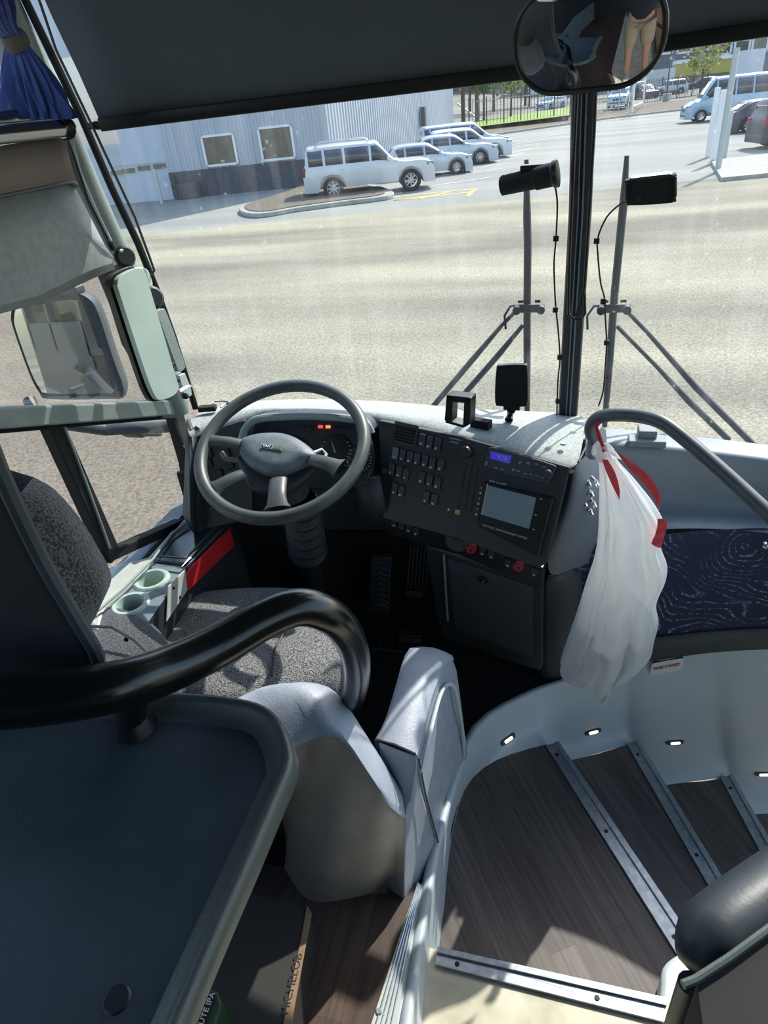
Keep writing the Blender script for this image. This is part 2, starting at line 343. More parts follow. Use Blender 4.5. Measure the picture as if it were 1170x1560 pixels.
class Fr:
    """a flat face of a thing: origin, two axes in the face, outward normal"""
    def __init__(s, tl, tr, bl):
        s.o = V3(tl); s.x = (V3(tr)-V3(tl)).normalized(); d = V3(bl)-V3(tl); s.n = s.x.cross(d).normalized(); s.y = s.n.cross(s.x)*-1
        if s.y.dot(d) < 0: s.y = -s.y
        if s.n.dot(CAM-s.o) < 0: s.n = -s.n
    def px(s, u, v, h=0): return on_plane(u, v, s.o+s.n*h, s.n)
    def ab(s, u, v): p = s.px(u, v)-s.o; return p.dot(s.x), p.dot(s.y)
    def at(s, a, b, h=0): return s.o+s.x*a+s.y*b+s.n*h
    def mx(s): return Matrix((s.x, s.y, s.n)).transposed()
    def box(s, mb, u, v, w, hgt, d, h=0, mt=None, rot=0):
        """box standing on the face, centred at pixel u,v; w,hgt metres; d = height above the face"""
        r = s.mx() @ Matrix.Rotation(rot, 3, 'Z'); return mb.box(s.px(u, v)+s.n*(h+d/2), (w, hgt, d), mt=mt, mx=r)
    def disc(s, mb, u, v, r, d, h=0, mt=None, seg=20):
        o = s.px(u, v)+s.n*h; return mb.lathe([(0, d), (r*.85, d), (r, d*.7), (r, 0)], o, s.n, seg, mt)
    def poly(s, mb, pix, d, h=0, mt=None): return mb.prism([s.px(*p)+s.n*h for p in pix], s.n*d, mt)
def rrect(w, h, r, n=5):
    out = []
    for cx, cy, a0 in ((w/2-r, h/2-r, 0), (-w/2+r, h/2-r, 90), (-w/2+r, -h/2+r, 180), (w/2-r, -h/2+r, 270)):
        for k in range(n+1):
            a = math.radians(a0+90*k/n); out.append((cx+r*math.cos(a), cy+r*math.sin(a)))
    return out
def text(txt, size, mt, parent, o, ax, ay, name='lettering', depth=.0004, align='CENTER', bold=0):
    cu = bpy.data.curves.new(name, 'FONT'); cu.body = txt; cu.size = size; cu.extrude = depth; cu.align_x = align; cu.align_y = 'CENTER'; cu.offset = bold; cu.space_line = .95
    tmp = bpy.data.objects.new(name, cu); COL.objects.link(tmp); bpy.context.view_layer.update()
    me = bpy.data.meshes.new_from_object(tmp.evaluated_get(bpy.context.evaluated_depsgraph_get())); bpy.data.objects.remove(tmp)
    ax = V3(ax).normalized(); ay = V3(ay); ay = (ay-ax*ay.dot(ax)).normalized(); mx = Matrix((ax, ay, ax.cross(ay))).transposed()
    base = V3((0,0,0)); q = parent
    while q is not None: base += q.location; q = q.parent
    for v in me.vertices: v.co = mx @ v.co + V3(o) - base
    me.materials.clear(); me.materials.append(M[mt]); ob = bpy.data.objects.new(name, me); COL.objects.link(ob); ob.parent = parent; return ob

# ------------------------------------------------------------------ light
w = bpy.data.worlds.new('sky'); SC.world = w; w.use_nodes = True; nt = w.node_tree; bg = nt.nodes['Background']
sky = nt.nodes.new('ShaderNodeTexSky'); sky.sky_type = 'NISHITA'; sky.sun_disc = False; sky.sun_elevation = math.radians(43); sky.sun_rotation = math.radians(20); sky.air_density = 1.2; sky.dust_density = 1.5
nt.links.new(sky.outputs[0], bg.inputs[0]); bg.inputs[1].default_value = .28
sd = bpy.data.lights.new('sun', 'SUN'); sd.energy = 4.6; sd.angle = math.radians(.6); sd.color = (1, .95, .86)
so = bpy.data.objects.new('sun', sd); COL.objects.link(so)
EL = math.radians(45.5); AZ = (.40, .9165)
sun_dir = V3((AZ[0]*math.cos(EL), AZ[1]*math.cos(EL), math.sin(EL)))
so.rotation_euler = sun_dir.to_track_quat('Z', 'Y').to_euler(); so.location = (20, 60, 40)
SC.view_settings.view_transform = 'Standard'; SC.view_settings.look = 'None'; SC.view_settings.exposure = 0.5; SC.view_settings.gamma = 1; SC.view_settings.use_curve_mapping = False
SC.cycles.max_bounces = 8; SC.cycles.transparent_max_bounces = 16; SC.cycles.sample_clamp_indirect = 4; SC.cycles.caustics_reflective = False; SC.cycles.caustics_refractive = False

# ------------------------------------------------------------------ outside: ground
G = -1.5
def gp(u, v, z=G): return P(u, v, z=z)
# ground in two sheets meeting along the seam between worn and newer asphalt
s0, s1 = gp(340, 345), gp(1170, 264); sd_ = (s1-s0).normalized(); A = s0-sd_*120; B = s1+sd_*120
b_ = MB().prism([A, B, V3((120, -60, G)), V3((-120, -60, G))], (0,0,-.3)); struct(b_.build('ground', 'asphalt', smooth=False))
b_ = MB().prism([A, B, V3((160, 230, G)), V3((-160, 230, G))], (0,0,-.3)); struct(b_.build('ground', 'asphalt_far', smooth=False))
b_ = MB().prism([gp(150,405), gp(252,480), gp(300,600), gp(310,900), V3((-1.6,-20,G)), V3((-70,-20,G)), gp(-500,430)], (0,0,.012)); struct(b_.build('ground', 'asphalt_brown', smooth=False))
# verge behind the far curb, rising away
c0, c1, c2 = gp(700, 214), gp(930, 181), gp(1180, 152)
far = [c0 + (c0-c1).normalized()*70, c0, c1, c2, c2+(c2-c1).normalized()*90]
rows = [[p+V3((0,dy,dz)) for p in far] for dy, dz in ((0,-.1),(0,.14),(3,.3),(9,.62))]
struct(MB().grid(rows).build('verge', 'mulch'))
rows = [[p+V3((0,dy,dz)) for p in far] for dy, dz in ((8.9,.6),(30,.7),(120,1.2),(200,6))]
struct(MB().grid(rows).build('far_ground', 'far_field'))
kb = MB()
rows = [[p+V3((0,dy,dz)) for p in far] for dy, dz in ((-.3,-.02),(-.28,.15),(-.05,.16),(0,.1))]
struct(kb.grid(rows).build('far_curb', 'concrete'))
gr = MB().prism([gp(700,197,-.86), gp(868,176,-.86), gp(868,161,-.86), gp(700,170,-.86)], (0,0,.04)); struct(gr.build('lawn', 'grass', smooth=False))
# parking lines
L_ = [((866,198),(770,212)),((852,205),(775,217)),((836,212),(770,222)),((820,219),(772,227)),((812,226),(765,236)),((798,233),(757,243)),((794,240),(745,247)),((781,248),(726,256)),((766,257),(709,265)),((748,270),(655,284)),((612,294),(540,303))]
def stripe(mb, a, b, w):
    d = (b-a).normalized(); n = V3((-d.y, d.x, 0))*w/2; mb.prism([a-n, b-n, b+n, a+n], (0,0,.012))
for i, (a, b) in enumerate(L_):
    k = MB(); stripe(k, gp(*a), gp(*b), .13); o = k.build('parking_line', 'line', smooth=False)
    tag(o, 'white parking bay line painted on the asphalt by the row of parked cars', 'road marking', 'white parking bay lines')
k = MB()
for a, b in (((725,287),(712,299)),((724,288),(612,299)),((612,299),(430,326)),((718,293),(600,306)),((690,291),(640,303)),((670,297),(600,306))): stripe(k, gp(*a), gp(*b), .14)
tag(k.build('hatched_marking', 'yellow', smooth=False), 'yellow hatched road marking in front of the white suv', 'road marking')
# planted island
isl = [gp(*p) for p in spl([(366,322),(372,330),(400,332),(455,323),(520,314),(600,302),(560,285),(470,276),(455,290),(420,303),(385,314)], 5, closed=True)]
c = sum(isl, V3())/len(isl)
b_ = MB(); b_.prism(isl, (0,0,.16)); struct(b_.build('curb_island', 'concrete', bevel=.03))
struct(MB().prism([p.lerp(c, .09)+V3((0,0,.1)) for p in isl], (0,0,.09)).build('island_bed', 'mulch', smooth=False))

# ------------------------------------------------------------------ outside: building
az = math.radians(10); da = V3((math.cos(az), math.sin(az), 0)); na = V3((math.sin(az), -math.cos(az), 0))
p0 = gp(205, 309)
def onA(u, v, h=0): return on_plane(u, v, p0+na*h, na)
bld = thing('building', 'white ribbed metal building with dark stone base behind the parked cars', 'building', p0+da*8)
cor = onA(508, 265); cor.z = G; 
left = p0-da*26; HB = 10.0
def ribbed(a, b, z0, z1, n, depth=.05, pitch=.35):
    L = (b-a).length; d = (b-a)/L; k = int(L/pitch); r0 = []
    for i in range(k):
        s = i*pitch
        for q, h in ((0,0),(.5,0),(.62,depth),(.9,depth)): r0.append(a+d*(s+q*pitch)+n*h)
    r0.append(b)
    return [[V3((p.x,p.y,z0)) for p in r0], [V3((p.x,p.y,z1)) for p in r0]]
sill = onA(318, 257).z
gx = onA(254, 250); gx.z = G
b_ = MB(); b_.grid(ribbed(gx, cor, sill, HB, na)); b_.grid(ribbed(left, gx-da*9, sill, HB, na)); b_.build('siding_front', 'siding', bld, smooth=False)
db = V3((math.cos(math.radians(88.2)), math.sin(math.radians(88.2)), 0)); nb = V3((db.y, -db.x, 0))
endB = on_plane(691, 180, cor, nb); endB.z = G
b_ = MB(); b_.grid(ribbed(cor, endB, G+.5, HB, nb, pitch=.42)); b_.build('siding_side', 'siding', bld, smooth=False)
b_ = MB(); b_.prism([cor, endB, endB-nb*.3, cor-nb*.3], (0,0,.6)); b_.prism([gx+na*.08, cor+na*.08, cor-na*.3, gx-na*.3], (0,0,sill-G)); b_.build('stone_base', 'stone', bld, smooth=False)
b_ = MB(); b_.prism([gx-da*9, gx, gx-na*.4, gx-na*.4-da*9], (0,0,HB-G)); gd = b_.build('garage_door', 'garage', bld, smooth=False)
for u, v in ((178,263),(196,260),(219,256),(243,253)):
    k = MB(); k.box(onA(u, v, .02), (.62,.1,.2), az); k.build('pane', 'win_dark', gd, smooth=False)
k = MB()
for z in (G+1.7,): k.box(gx-da*4.5+V3((0,0,z-G))+na*.02, (9,.05,.02), az)
k.build('panel_joint', 'galv', gd, smooth=False)
for q in (((307,209),(355,203),(363,247),(318,254)), ((394,196),(443,190),(450,238),(402,246))):
    pts = [onA(*p) for p in q]; cc = sum(pts, V3())/4; pts = [p for p in pts]
    ww = ((pts[1]-pts[0]).length+(pts[2]-pts[3]).length)/2; hh = (pts[0].z+pts[1].z-pts[2].z-pts[3].z)/2
    k = MB()
    for s in (-1, 1): k.box(cc+da*s*ww/2+na*.08, (.1,.16,hh+.1), az); k.box(cc+V3((0,0,s*hh/2))+na*.08, (ww+.1,.16,.1), az)
    wf = k.build('window', 'white', bld, smooth=False)
    k = MB(); k.box(cc+na*.06, (ww,.05,hh), az); k.build('pane', 'win_dark', wf, smooth=False)
b_ = MB(); b_.prism([left+V3((0,0,HB-G)), cor+V3((0,0,HB-G))+na*.1, endB+V3((0,0,HB-G)), endB-nb*20+V3((0,0,HB-G))], (0,0,.3)); b_.build('roof', 'galv', bld, smooth=False)
k = MB(); q = on_plane(645,178,cor+nb*.3,nb); k.box(q, (.3,.5,1.2)); k.build('wall_lamp', 'dark', bld, smooth=False)
for u, v in ((262,306),(246,303)):
    pass
k = MB(); q = gp(258,306)+na*1.0; k.tube([q, q+V3((0,0,1.5))], .09); tag(k.build('bollard', 'galv'), 'thin steel bollard beside the white garage door', 'bollard')
# junk by the building wall
jb = onA(290, 300, .5); jb.z = G
k = MB(); k.box(jb+V3((0,0,.35)), (1.0,.6,.7), az); k.box(jb+V3((-.6,-.1,.55)), (.12,.4,1.1), az); tag(k.build('utility_box', 'stone', smooth=False, bevel=.03), 'brown utility box standing against the dark stone base', 'box')

# ------------------------------------------------------------------ cars
def interp(tab, x):
    if x <= tab[0][0]: return tab[0][1]
    for (a, p), (b, q) in zip(tab, tab[1:]):
        if x <= b:
            t = (x-a)/(b-a); t = t*t*(3-2*t) if False else t; return p+(q-p)*t
    return tab[-1][1]
def make_car(label, loc, rz, color, L=5.2, W=1.98, H=1.9, hood=1.12, belt=1.08, clear=.32, wr=.4, wb=3.1, cowl=.95, wtop=.25, rtop=-2.35, tail=-2.58, tailz=1.15, group=None, rails=False, name='car', cat='car', glass='car_glass', pillars=(.0,-1.0,-1.9), two_tone=None, nose=.75):
    root = thing(name, label, cat, loc, rz, group)
    M_ = color
    top = [(-L/2, tailz-.25), (-L/2+.04, tailz), (tail+.06, tailz), (rtop, H-.07), (rtop+.35, H), ((rtop+wtop)/2, H+.01), (wtop-.3, H-.01), (wtop, H-.07), (cowl, hood), (L/2-.55, hood-.07), (L/2-.15, nose+.08), (L/2-.03, nose-.08), (L/2, nose-.2)]
    top = spl(top, 4)
    def wid(x):
        e = max(0, abs(x)-L/2+.55)/.55; return W/2*(1-.13*e*e)
    xf, xr = wb/2+(.0), -wb/2
    off = .08
    def zb(x):
        z = clear-(.12 if abs(x) > wb/2+wr+.1 else 0)
        for xw in (xf+off, xr+off):
            d = abs(x-xw); R = wr+.09
            if d < R: z = max(z, wr+math.sqrt(R*R-d*d))
        return z
    n = int(L/.06); xs = [-L/2+L*i/n for i in range(n+1)]; rows = []
    for x in xs:
        zt = interp(top, x); w_ = wid(x); lo = zb(x); be = min(belt, zt-.03)
        mid = max(lo+.02, be-.28); th = max(0, zt-belt)
        tw = w_ - .03 - .24*th if th > 0 else w_-.05
        pts = [(0, min(clear, lo)), (w_*.75, min(clear, lo)), (w_*.97, lo), (w_, max(lo+.01, (lo+mid)/2)), (w_, mid), (w_-.02, be), (max(tw+.02, .2), max(zt-.09, be+.005)) if th > .1 else (w_-.06, be+(zt-be)*.5), (tw-.14, zt-.015), (tw*.45, zt), (0, zt+.005)]
        rows.append([V3((x, y, z)) for y, z in pts]+[V3((x, -y, z)) for y, z in reversed(pts[:-1])])
    b = MB(); b.grid(rows); b.add(rows[0], [tuple(range(len(rows[0])))]); b.add(rows[-1], [tuple(range(len(rows[-1])))])
    b.build('body', M_, root, local=True, ang=50)
    def side(x, f, s, o=.012):
        zt = interp(top, x); w_ = wid(x); th = zt-belt; tw = w_-.03-.24*th
        zt2 = zt-.09; a = (w_-.02, belt); c_ = (tw+.02, zt2)
        return V3((x, s*(a[0]+(c_[0]-a[0])*f+o), a[1]+(c_[1]-a[1])*f))
    # side glass, one piece per door light
    lim = [cowl-.28, *pillars, rtop+.02]
    for s in (-1, 1):
        for a, c_ in zip(lim, lim[1:]):
            a -= .05; c_ += .05
            if a-c_ < .15: continue
            k = 10; g0 = []; g1 = []
            for i in range(k+1):
                x = a+(c_-a)*i/k
                if interp(top, x)-belt < .16: continue
                g0.append(side(x, .1, s)); g1.append(side(x, .9, s))
            if len(g0) > 1: MB().grid([g0, g1]).build('side_window', glass, root, local=True, solid=.01)
    def cap(x0, x1, nm, mt):
        g = []
        for i in range(5):
            x = x0+(x1-x0)*i/4; zt = interp(top, x)+.012; tw = wid(x)-.03-.24*max(0, zt-belt)-.16
            g.append([V3((x, tw*j/3, zt+.008*(9-j*j)/9)) for j in range(-3, 4)])
        MB().grid(g).build(nm, mt, root, local=True, solid=.01)
    cap(wtop+.06, cowl-.04, 'windshield', 'car_glass_blue'); 
    if tail < rtop-.1: cap(tail+.1, rtop-.06, 'rear_window', glass)
    for sx in (xf+off, xr+off):
        for s in (-1, 1):
            yy = s*(W/2-.13); prof = [(wr*.64,-.1),(wr*.9,-.115),(wr,-.085),(wr,.085),(wr*.9,.115),(wr*.64,.1)]
            k = MB().lathe(prof, (sx, yy, wr), (0,1,0), 28).build('wheel', 'tire', root, local=True)
            q = MB(); q.lathe([(wr*.66,-.1),(wr*.66,.1)], (sx, yy, wr), (0,1,0), 24)
            o = V3((sx, yy+s*.085, wr)); q.lathe([(0,.02),(wr*.14,.02),(wr*.14,-.02)], o, (0,s,0), 12); q.lathe([(wr*.6,.0),(wr*.67,.0),(wr*.67,-.04)], o, (0,s,0), 24)
            for j in range(8):
                t = j*PI/4; d = V3((math.cos(t), 0, math.sin(t))); pp = V3((-d.z, 0, d.x)); q.prism([o+d*wr*.1-pp*.03, o+d*wr*.63-pp*.018, o+d*wr*.63+pp*.018, o+d*wr*.1+pp*.03], (0,-s*.02,0))
            q.build('rim', 'alloy', k, local=True)
    k = MB()
    k.box((.04, 0, clear+.2), (L-.5, W-.42, .42)); k.build('underbody', 'matte_black', root, local=True, smooth=False)
    for s in (-1, 1):
        x = L/2-.22; k = MB(); k.box((x-.02, s*(wid(x)-.22), nose+.0), (.36,.4,.17), rz=-s*.35); k.build('headlight', 'head', root, local=True, bevel=.04)
        x = -L/2+.06; k = MB(); k.box((x+.02, s*(wid(x)-.1), tailz-.2), (.16,.22,.34)); k.build('tail_light', 'tail', root, local=True, bevel=.03)
        x = cowl-.35; k = MB(); k.box((x, s*(wid(x)+.12), belt+.1), (.12,.24,.18)); k.build('side_mirror', M_, root, local=True, bevel=.04)
    k = MB(); k.box((L/2-.03, 0, nose-.18), (.08, W*.42, .2)); k.build('grille', 'dark', root, local=True, bevel=.02)
    for x in (L/2-.05, -L/2+.05): k = MB(); k.box((x, 0, clear+.1), (.12, W*.8, .14)); k.build('bumper_trim', two_tone or 'dark', root, local=True, bevel=.03)
    if two_tone:
        k = MB()
        for s in (-1, 1): k.box((.08, s*(W/2-.0), clear+.1), (wb-2*wr-.25, .03, .2))
        k.build('sill_trim', two_tone, root, local=True)
    k = MB()
    for s in (-1, 1):
        for x in (.05, -.95): k = MB(); k.box((x-.1, s*(wid(x)+.005), belt-.12), (.18,.03,.035)); k.build('door_handle', M_, root, local=True)
    if rails:
        for s in (-1, 1):
            k = MB(); y = s*(W/2-.32); k.tube([(wtop-.35,y,H),(wtop-.5,y,H+.08),(rtop+.6,y,H+.09),(rtop+.4,y,H)], .025, 8); k.build('roof_rail', 'galv', root, local=True)
    return root
AZC = math.radians(17.6)
M['suv_white'] = paint('white suv paint', (190,194,198)); M['sedan_silver'] = paint('silver paint', (176,184,194), .3); M['sedan_white'] = paint('pearl white paint', (200,205,212))
M['van_blue'] = paint('pale blue grey van paint', (150,176,196)); M['jeep_grey'] = mat('dark slate paint', (38,46,56), .4); M['navy'] = mat('dark navy paint', (34,42,58), .35); M['van_silver'] = paint('silver minivan paint', (172,182,196), .3); M['maroon'] = paint('dark maroon paint', (70,50,58), .3)
def park(px_f, az_, wb, W, off=.08):
    """centre of a car whose near front wheel touches the ground at px_f"""
    f = gp(*px_f); d = V3((math.cos(az_), math.sin(az_), 0)); n = V3((-d.y, d.x, 0)); return f + n*(W/2-.13) - d*(wb/2+off)
make_car('white suv with silver alloy wheels and roof rails, nearest in the parked row', park((627,291), AZC, 3.15, 2.0), AZC, 'suv_white', L=5.3, W=2.0, H=1.93, hood=1.2, belt=1.18, clear=.42, wr=.41, wb=3.15, cowl=1.15, wtop=.45, rtop=-2.45, tail=-2.6, tailz=1.25, rails=True, pillars=(.1,-.95,-1.75), nose=.95)
make_car('low silver hatchback half hidden behind the white suv', park((696,265), AZC, 2.6, 1.75), AZC, 'sedan_silver', L=4.3, W=1.75, H=1.42, hood=.92, belt=.9, clear=.2, wr=.31, wb=2.6, cowl=.95, wtop=.2, rtop=-1.5, tail=-2.0, tailz=.98, pillars=(-.1,-1.0), nose=.66)
make_car('silver sedan second from the near end of the parked row', park((707,260), AZC, 2.8, 1.85)+V3((.4,2.8,0)), AZC, 'van_silver', L=4.9, W=1.85, H=1.5, hood=1.0, belt=.98, clear=.22, wr=.34, wb=2.8, cowl=1.0, wtop=.3, rtop=-1.4, tail=-2.1, tailz=1.05, pillars=(-.05,-.95), nose=.72)
make_car('white sedan parked between the silver sedan and the silver minivan', park((724,252), AZC, 2.9, 1.85)+V3((.7,3.0,0)), AZC, 'sedan_white', L=4.9, W=1.85, H=1.62, hood=1.06, belt=1.02, clear=.24, wr=.35, wb=2.8, cowl=1.0, wtop=.3, rtop=-1.8, tail=-2.2, tailz=1.1, pillars=(-.05,-1.0), nose=.78)
make_car('silver minivan at the far end of the parked row', park((749,237), AZC, 3.05, 2.0), AZC, 'van_silver', L=5.2, W=2.0, H=1.8, hood=1.1, belt=1.08, clear=.26, wr=.36, wb=3.05, cowl=1.5, wtop=.7, rtop=-2.3, tail=-2.5, tailz=1.15, pillars=(.4,-.8,-1.9), name='minivan', cat='minivan', nose=.8)
make_car('pale blue and white high roof passenger van facing left', gp(1056,187)+V3((2.3,.9,0)), math.radians(184), 'van_blue', L=6.0, W=2.05, H=2.6, hood=1.35, belt=1.35, clear=.34, wr=.38, wb=3.75, cowl=2.1, wtop=1.3, rtop=-2.7, tail=-2.95, tailz=1.5, pillars=(1.1,-.1,-1.2), name='passenger_van', cat='van', two_tone='dark', nose=.95)
make_car('dark slate off-road car cut by the right edge of the frame', gp(1153,228)+V3((2.0,.9,0)), math.radians(12), 'jeep_grey', L=4.4, W=1.88, H=1.82, hood=1.15, belt=1.15, clear=.36, wr=.39, wb=2.6, cowl=.9, wtop=.5, rtop=-1.95, tail=-2.15, tailz=1.2, pillars=(-.1,-1.0), nose=.9)
make_car('dark navy sedan parked behind the off-road car', gp(1112,207)+V3((2.2,2.2,0)), math.radians(8), 'navy', L=4.8, W=1.85, H=1.48, hood=1.0, belt=.98, clear=.2, wr=.34, wb=2.8, cowl=1.0, wtop=.3, rtop=-1.4, tail=-2.1, tailz=1.05, pillars=(-.05,-.95), nose=.7)
ZF = -.88
make_car('silver pickup behind the fence gate facing the lot', P(946,164,z=ZF)+V3((0,2.6,0)), math.radians(-100), 'van_silver', L=5.2, W=1.95, H=1.8, hood=1.2, belt=1.15, clear=.35, wr=.38, wb=3.2, cowl=1.2, wtop=.6, rtop=-.8, tail=-1.0, tailz=1.2, pillars=(-.2,), name='pickup', cat='pickup', nose=.9)
make_car('dark maroon car beyond the fence with its nose up the bank', P(984,152,z=ZF)+V3((0,2.5,0)), math.radians(-70), 'maroon', L=4.5, H=1.6, W=1.8, wr=.33, wb=2.6, clear=.25, hood=1.0, belt=1.0, cowl=.95, wtop=.2, rtop=-1.5, tail=-2.0, tailz=1.0, pillars=(-.1,-1.0), nose=.75)
make_car('white and dark suv beyond the fence beside the lamp post', P(1020,146,z=ZF)+V3((0,2.4,0)), math.radians(200), 'sedan_silver', L=4.7, H=1.75, W=1.85, wr=.36, wb=2.75, clear=.3, hood=1.1, belt=1.08, cowl=1.0, wtop=.4, rtop=-1.9, tail=-2.2, tailz=1.15, pillars=(-.1,-1.0), two_tone='dark')
make_car('dark car parked under the yellow fascia beyond the fence', P(1060,138,z=ZF)+V3((1,2.4,0)), math.radians(190), 'jeep_grey', L=4.6, H=1.55, W=1.8, wr=.34, wb=2.7, clear=.24, hood=1.0, belt=1.0, cowl=1.0, wtop=.3, rtop=-1.5, tail=-2.1, tailz=1.05, pillars=(-.1,-1.0), nose=.72)
make_car('grey sedan beyond the lawn fence, left of the mullion', P(838,168,z=ZF)+V3((0,2.4,0)), math.radians(-120), 'sedan_silver', L=4.6, H=1.5, W=1.8, wr=.34, wb=2.7, clear=.24, hood=1.0, belt=1.0, cowl=1.0, wtop=.3, rtop=-1.5, tail=-2.1, tailz=1.05, pillars=(-.1,-1.0), nose=.72)
make_car('pale suv beyond the lawn fence, close to the mullion', P(862,153,z=ZF)+V3((0,4,0)), math.radians(-110), 'sedan_white', L=4.6, H=1.7, W=1.8, wr=.34, wb=2.7, clear=.24, hood=1.1, belt=1.05, cowl=1.0, wtop=.3, rtop=-1.9, tail=-2.1, tailz=1.1, pillars=(-.1,-1.0), nose=.8)

# ------------------------------------------------------------------ fence, posts, trees, far buildings
def fence(label, pts, h, mt, pitch=.32):
    root = thing('picket_fence', label, 'fence', pts[0])
    for a, b in zip(pts, pts[1:]):
        L = (b-a).length; d = (b-a)/L; k = MB(); n = max(2, int(L/pitch))
        for i in range(n+1):
            p = a.lerp(b, i/n); k.tube([p, p+V3((0,0,h))], .022, 4, mt=None)
        k.build('picket_panel', mt, root, smooth=False)
        k = MB()
        for z in (.2, h-.2): k.tube([a+V3((0,0,z)), b+V3((0,0,z))], .03, 4)
        k.build('rail', mt, root, smooth=False)
        k = MB(); k.tube([a, a+V3((0,0,h+.1))], .06, 6); k.build('post', mt, root)
    k = MB(); k.tube([pts[-1], pts[-1]+V3((0,0,h+.1))], .06, 6); k.build('post', mt, root)
def seq(a, b, n): return [a.lerp(b, i/n) for i in range(n+1)]
fA = P(715,197,z=-1.05); fB = P(868,178,z=-1.05); fence('black picket fence in front of the green lawn', seq(fA, fB, 6), 2.3, 'dark')
fB2 = P(906,172,z=-1.05); fC = P(960,166,z=-1.05); fence('pale picket fence right of the mullion beside the gate', seq(fB2, fC, 3), 2.3, 'galv')
fD = P(981,160,z=-1.05); fE = P(1075,146,z=-1.05); fence('dark picket fence running up to the pale blue van', seq(fD, fE, 4), 2.3, 'dark')
gt = thing('fence_gate', 'white framed gate between the two picket fences', 'gate', fC)
for q in (P(963,170,z=-1.05), P(979,163,z=-1.05)):
    k = MB(); k.tube([q, q+V3((0,0,2.5))], .09, 8); k.build('gate_post', 'white', gt)
q = P(963,170,z=-1.05); q2 = P(979,163,z=-1.05)
k = MB(); k.tube([q+V3((0,0,.4)), q2+V3((0,0,.4))], .05, 6); k.tube([q+V3((0,0,2.2)), q2+V3((0,0,2.2))], .05, 6); k.build('gate_rail', 'white', gt)
def post(name, label, cat, u, v, top, r, mt, z=G, group=None, box=None):
    b = P(u, v, z=z); k = MB()
    if box: k.box(b+V3((0,0,top/2)), (box, box*.7, top)); 
    else: k.tube([b, b+V3((0,0,top))], r, 12)
    return tag(k.build(name, mt, bevel=.01 if box else 0), label, cat, group)
post('gate_post', 'left white steel post of the open bollard group', 'post', 1078, 240, 2.45, 0, 'white', box=.2)
post('gate_post', 'middle white steel post of the bollard group with a slot in its top', 'post', 1086, 249, 2.4, 0, 'white', box=.2)
post('gate_post', 'tall galvanised pole in front of the white steel posts', 'post', 1093, 262, 3.6, .1, 'galv')
post('bollard', 'short grey bollard right of the tall galvanised pole', 'bollard', 1101, 240, 1.65, .14, 'galv')
slab = [gp(1082,249), gp(1200,236), gp(1230,264), gp(1098,277)]
struct(MB().prism(slab, (0,0,.12)).build('concrete_pad', 'concrete', smooth=False))
lp = thing('street_lamp', 'thin dark lamp post on a concrete base on the mulch bank', 'street lamp', P(1014,158,z=-1.1))
b0 = P(1014,158,z=-1.1); k = MB(); k.tube([b0, b0+V3((0,0,7))], .07, 8); k.build('pole', 'dark', lp)
k = MB(); k.lathe([(0,.9),(.32,.9),(.34,0)], b0, (0,0,1), 14); k.build('base', 'concrete', lp)
for u, v, h, lab in ((706,190,9,'left dark timber pole at the end of the white building'),(727,188,9,'second dark timber pole right of the white building'),(838,150,8,'brown timber pole behind the lawn fence')):
    b0 = P(u, v, z=-1.0); k = MB(); k.tube([b0, b0+V3((0,0,h))], [.22,.17], 8); tag(k.build('timber_pole', 'bark'), lab, 'pole')
b0 = P(697,158,y=84); b1 = P(735,186,y=84); k = MB(); k.tube([b0, b1], .09, 6); tag(k.build('brace', 'galv'), 'white slanting brace beside the timber poles', 'brace')
def tree(label, base, h, spread, leaf, dens, seed, trunk=.14, leafsz=.22, branches=14, name='tree'):
    rnd = random.Random(seed); root = thing(name, label, 'tree', base); k = MB(); tips = []
    k.tube([base, base+V3((.05,0,h*.35)), base+V3((0,.05,h*.8))], [trunk, trunk*.7, trunk*.25], 7)
    for i in range(branches):
        z = h*(.25+.6*rnd.random()); a = rnd.random()*2*PI; l = spread*(.5+.6*rnd.random())*(1-.5*z/h)
        p = base+V3((0,0,z)); q = p+V3((math.cos(a)*l*.5, math.sin(a)*l*.5, l*.45)); r = q+V3((math.cos(a)*l*.5, math.sin(a)*l*.5, l*.6))
        k.tube([p, q, r], [trunk*.35, trunk*.2, trunk*.08], 5); tips += [q, r, q.lerp(r,.5)]
        for j in range(3):
            e = q+V3((rnd.uniform(-1,1), rnd.uniform(-1,1), rnd.uniform(0,1)))*l*.5; k.tube([q, e], [trunk*.12, trunk*.04], 4); tips.append(e)
    k.build('trunk', 'bark', root)
    if dens:
        k = MB()
        for t in tips:
            for j in range(dens):
                c = t+V3((rnd.gauss(0,1), rnd.gauss(0,1), rnd.gauss(0,1)))*spread*.16; a = V3((rnd.uniform(-1,1),rnd.uniform(-1,1),rnd.uniform(-1,1))).normalized()*leafsz; b = a.orthogonal().normalized()*leafsz*.6
                k.add([c-a, c-b, c+a, c+b], [(0,1,2,3)])
        k.build('foliage', leaf, root, smooth=False)
tree('sparse yellow green tree in front of the yellow fascia', P(1066,146,z=-1.0), 6.5, 2.8, 'leaf_y', 9, 1)
tree('yellow leaved young tree behind the lawn fence', P(778,180,z=-1.0), 6, 2.8, 'leaf_y', 8, 2)
tree('green conifer shaped tree beside the timber poles', P(737,186,z=-1.0), 6.5, 2.0, 'leaf_g', 16, 3)
tree('bare dark tree before the slate building', P(1110,118,z=-.6), 12, 6, 'leaf_y', 0, 4, trunk=.3, branches=24)
tree('pale bare tree between the lawn and the mullion', P(806,165,z=-.9), 7, 3, 'leaf_y', 3, 5)
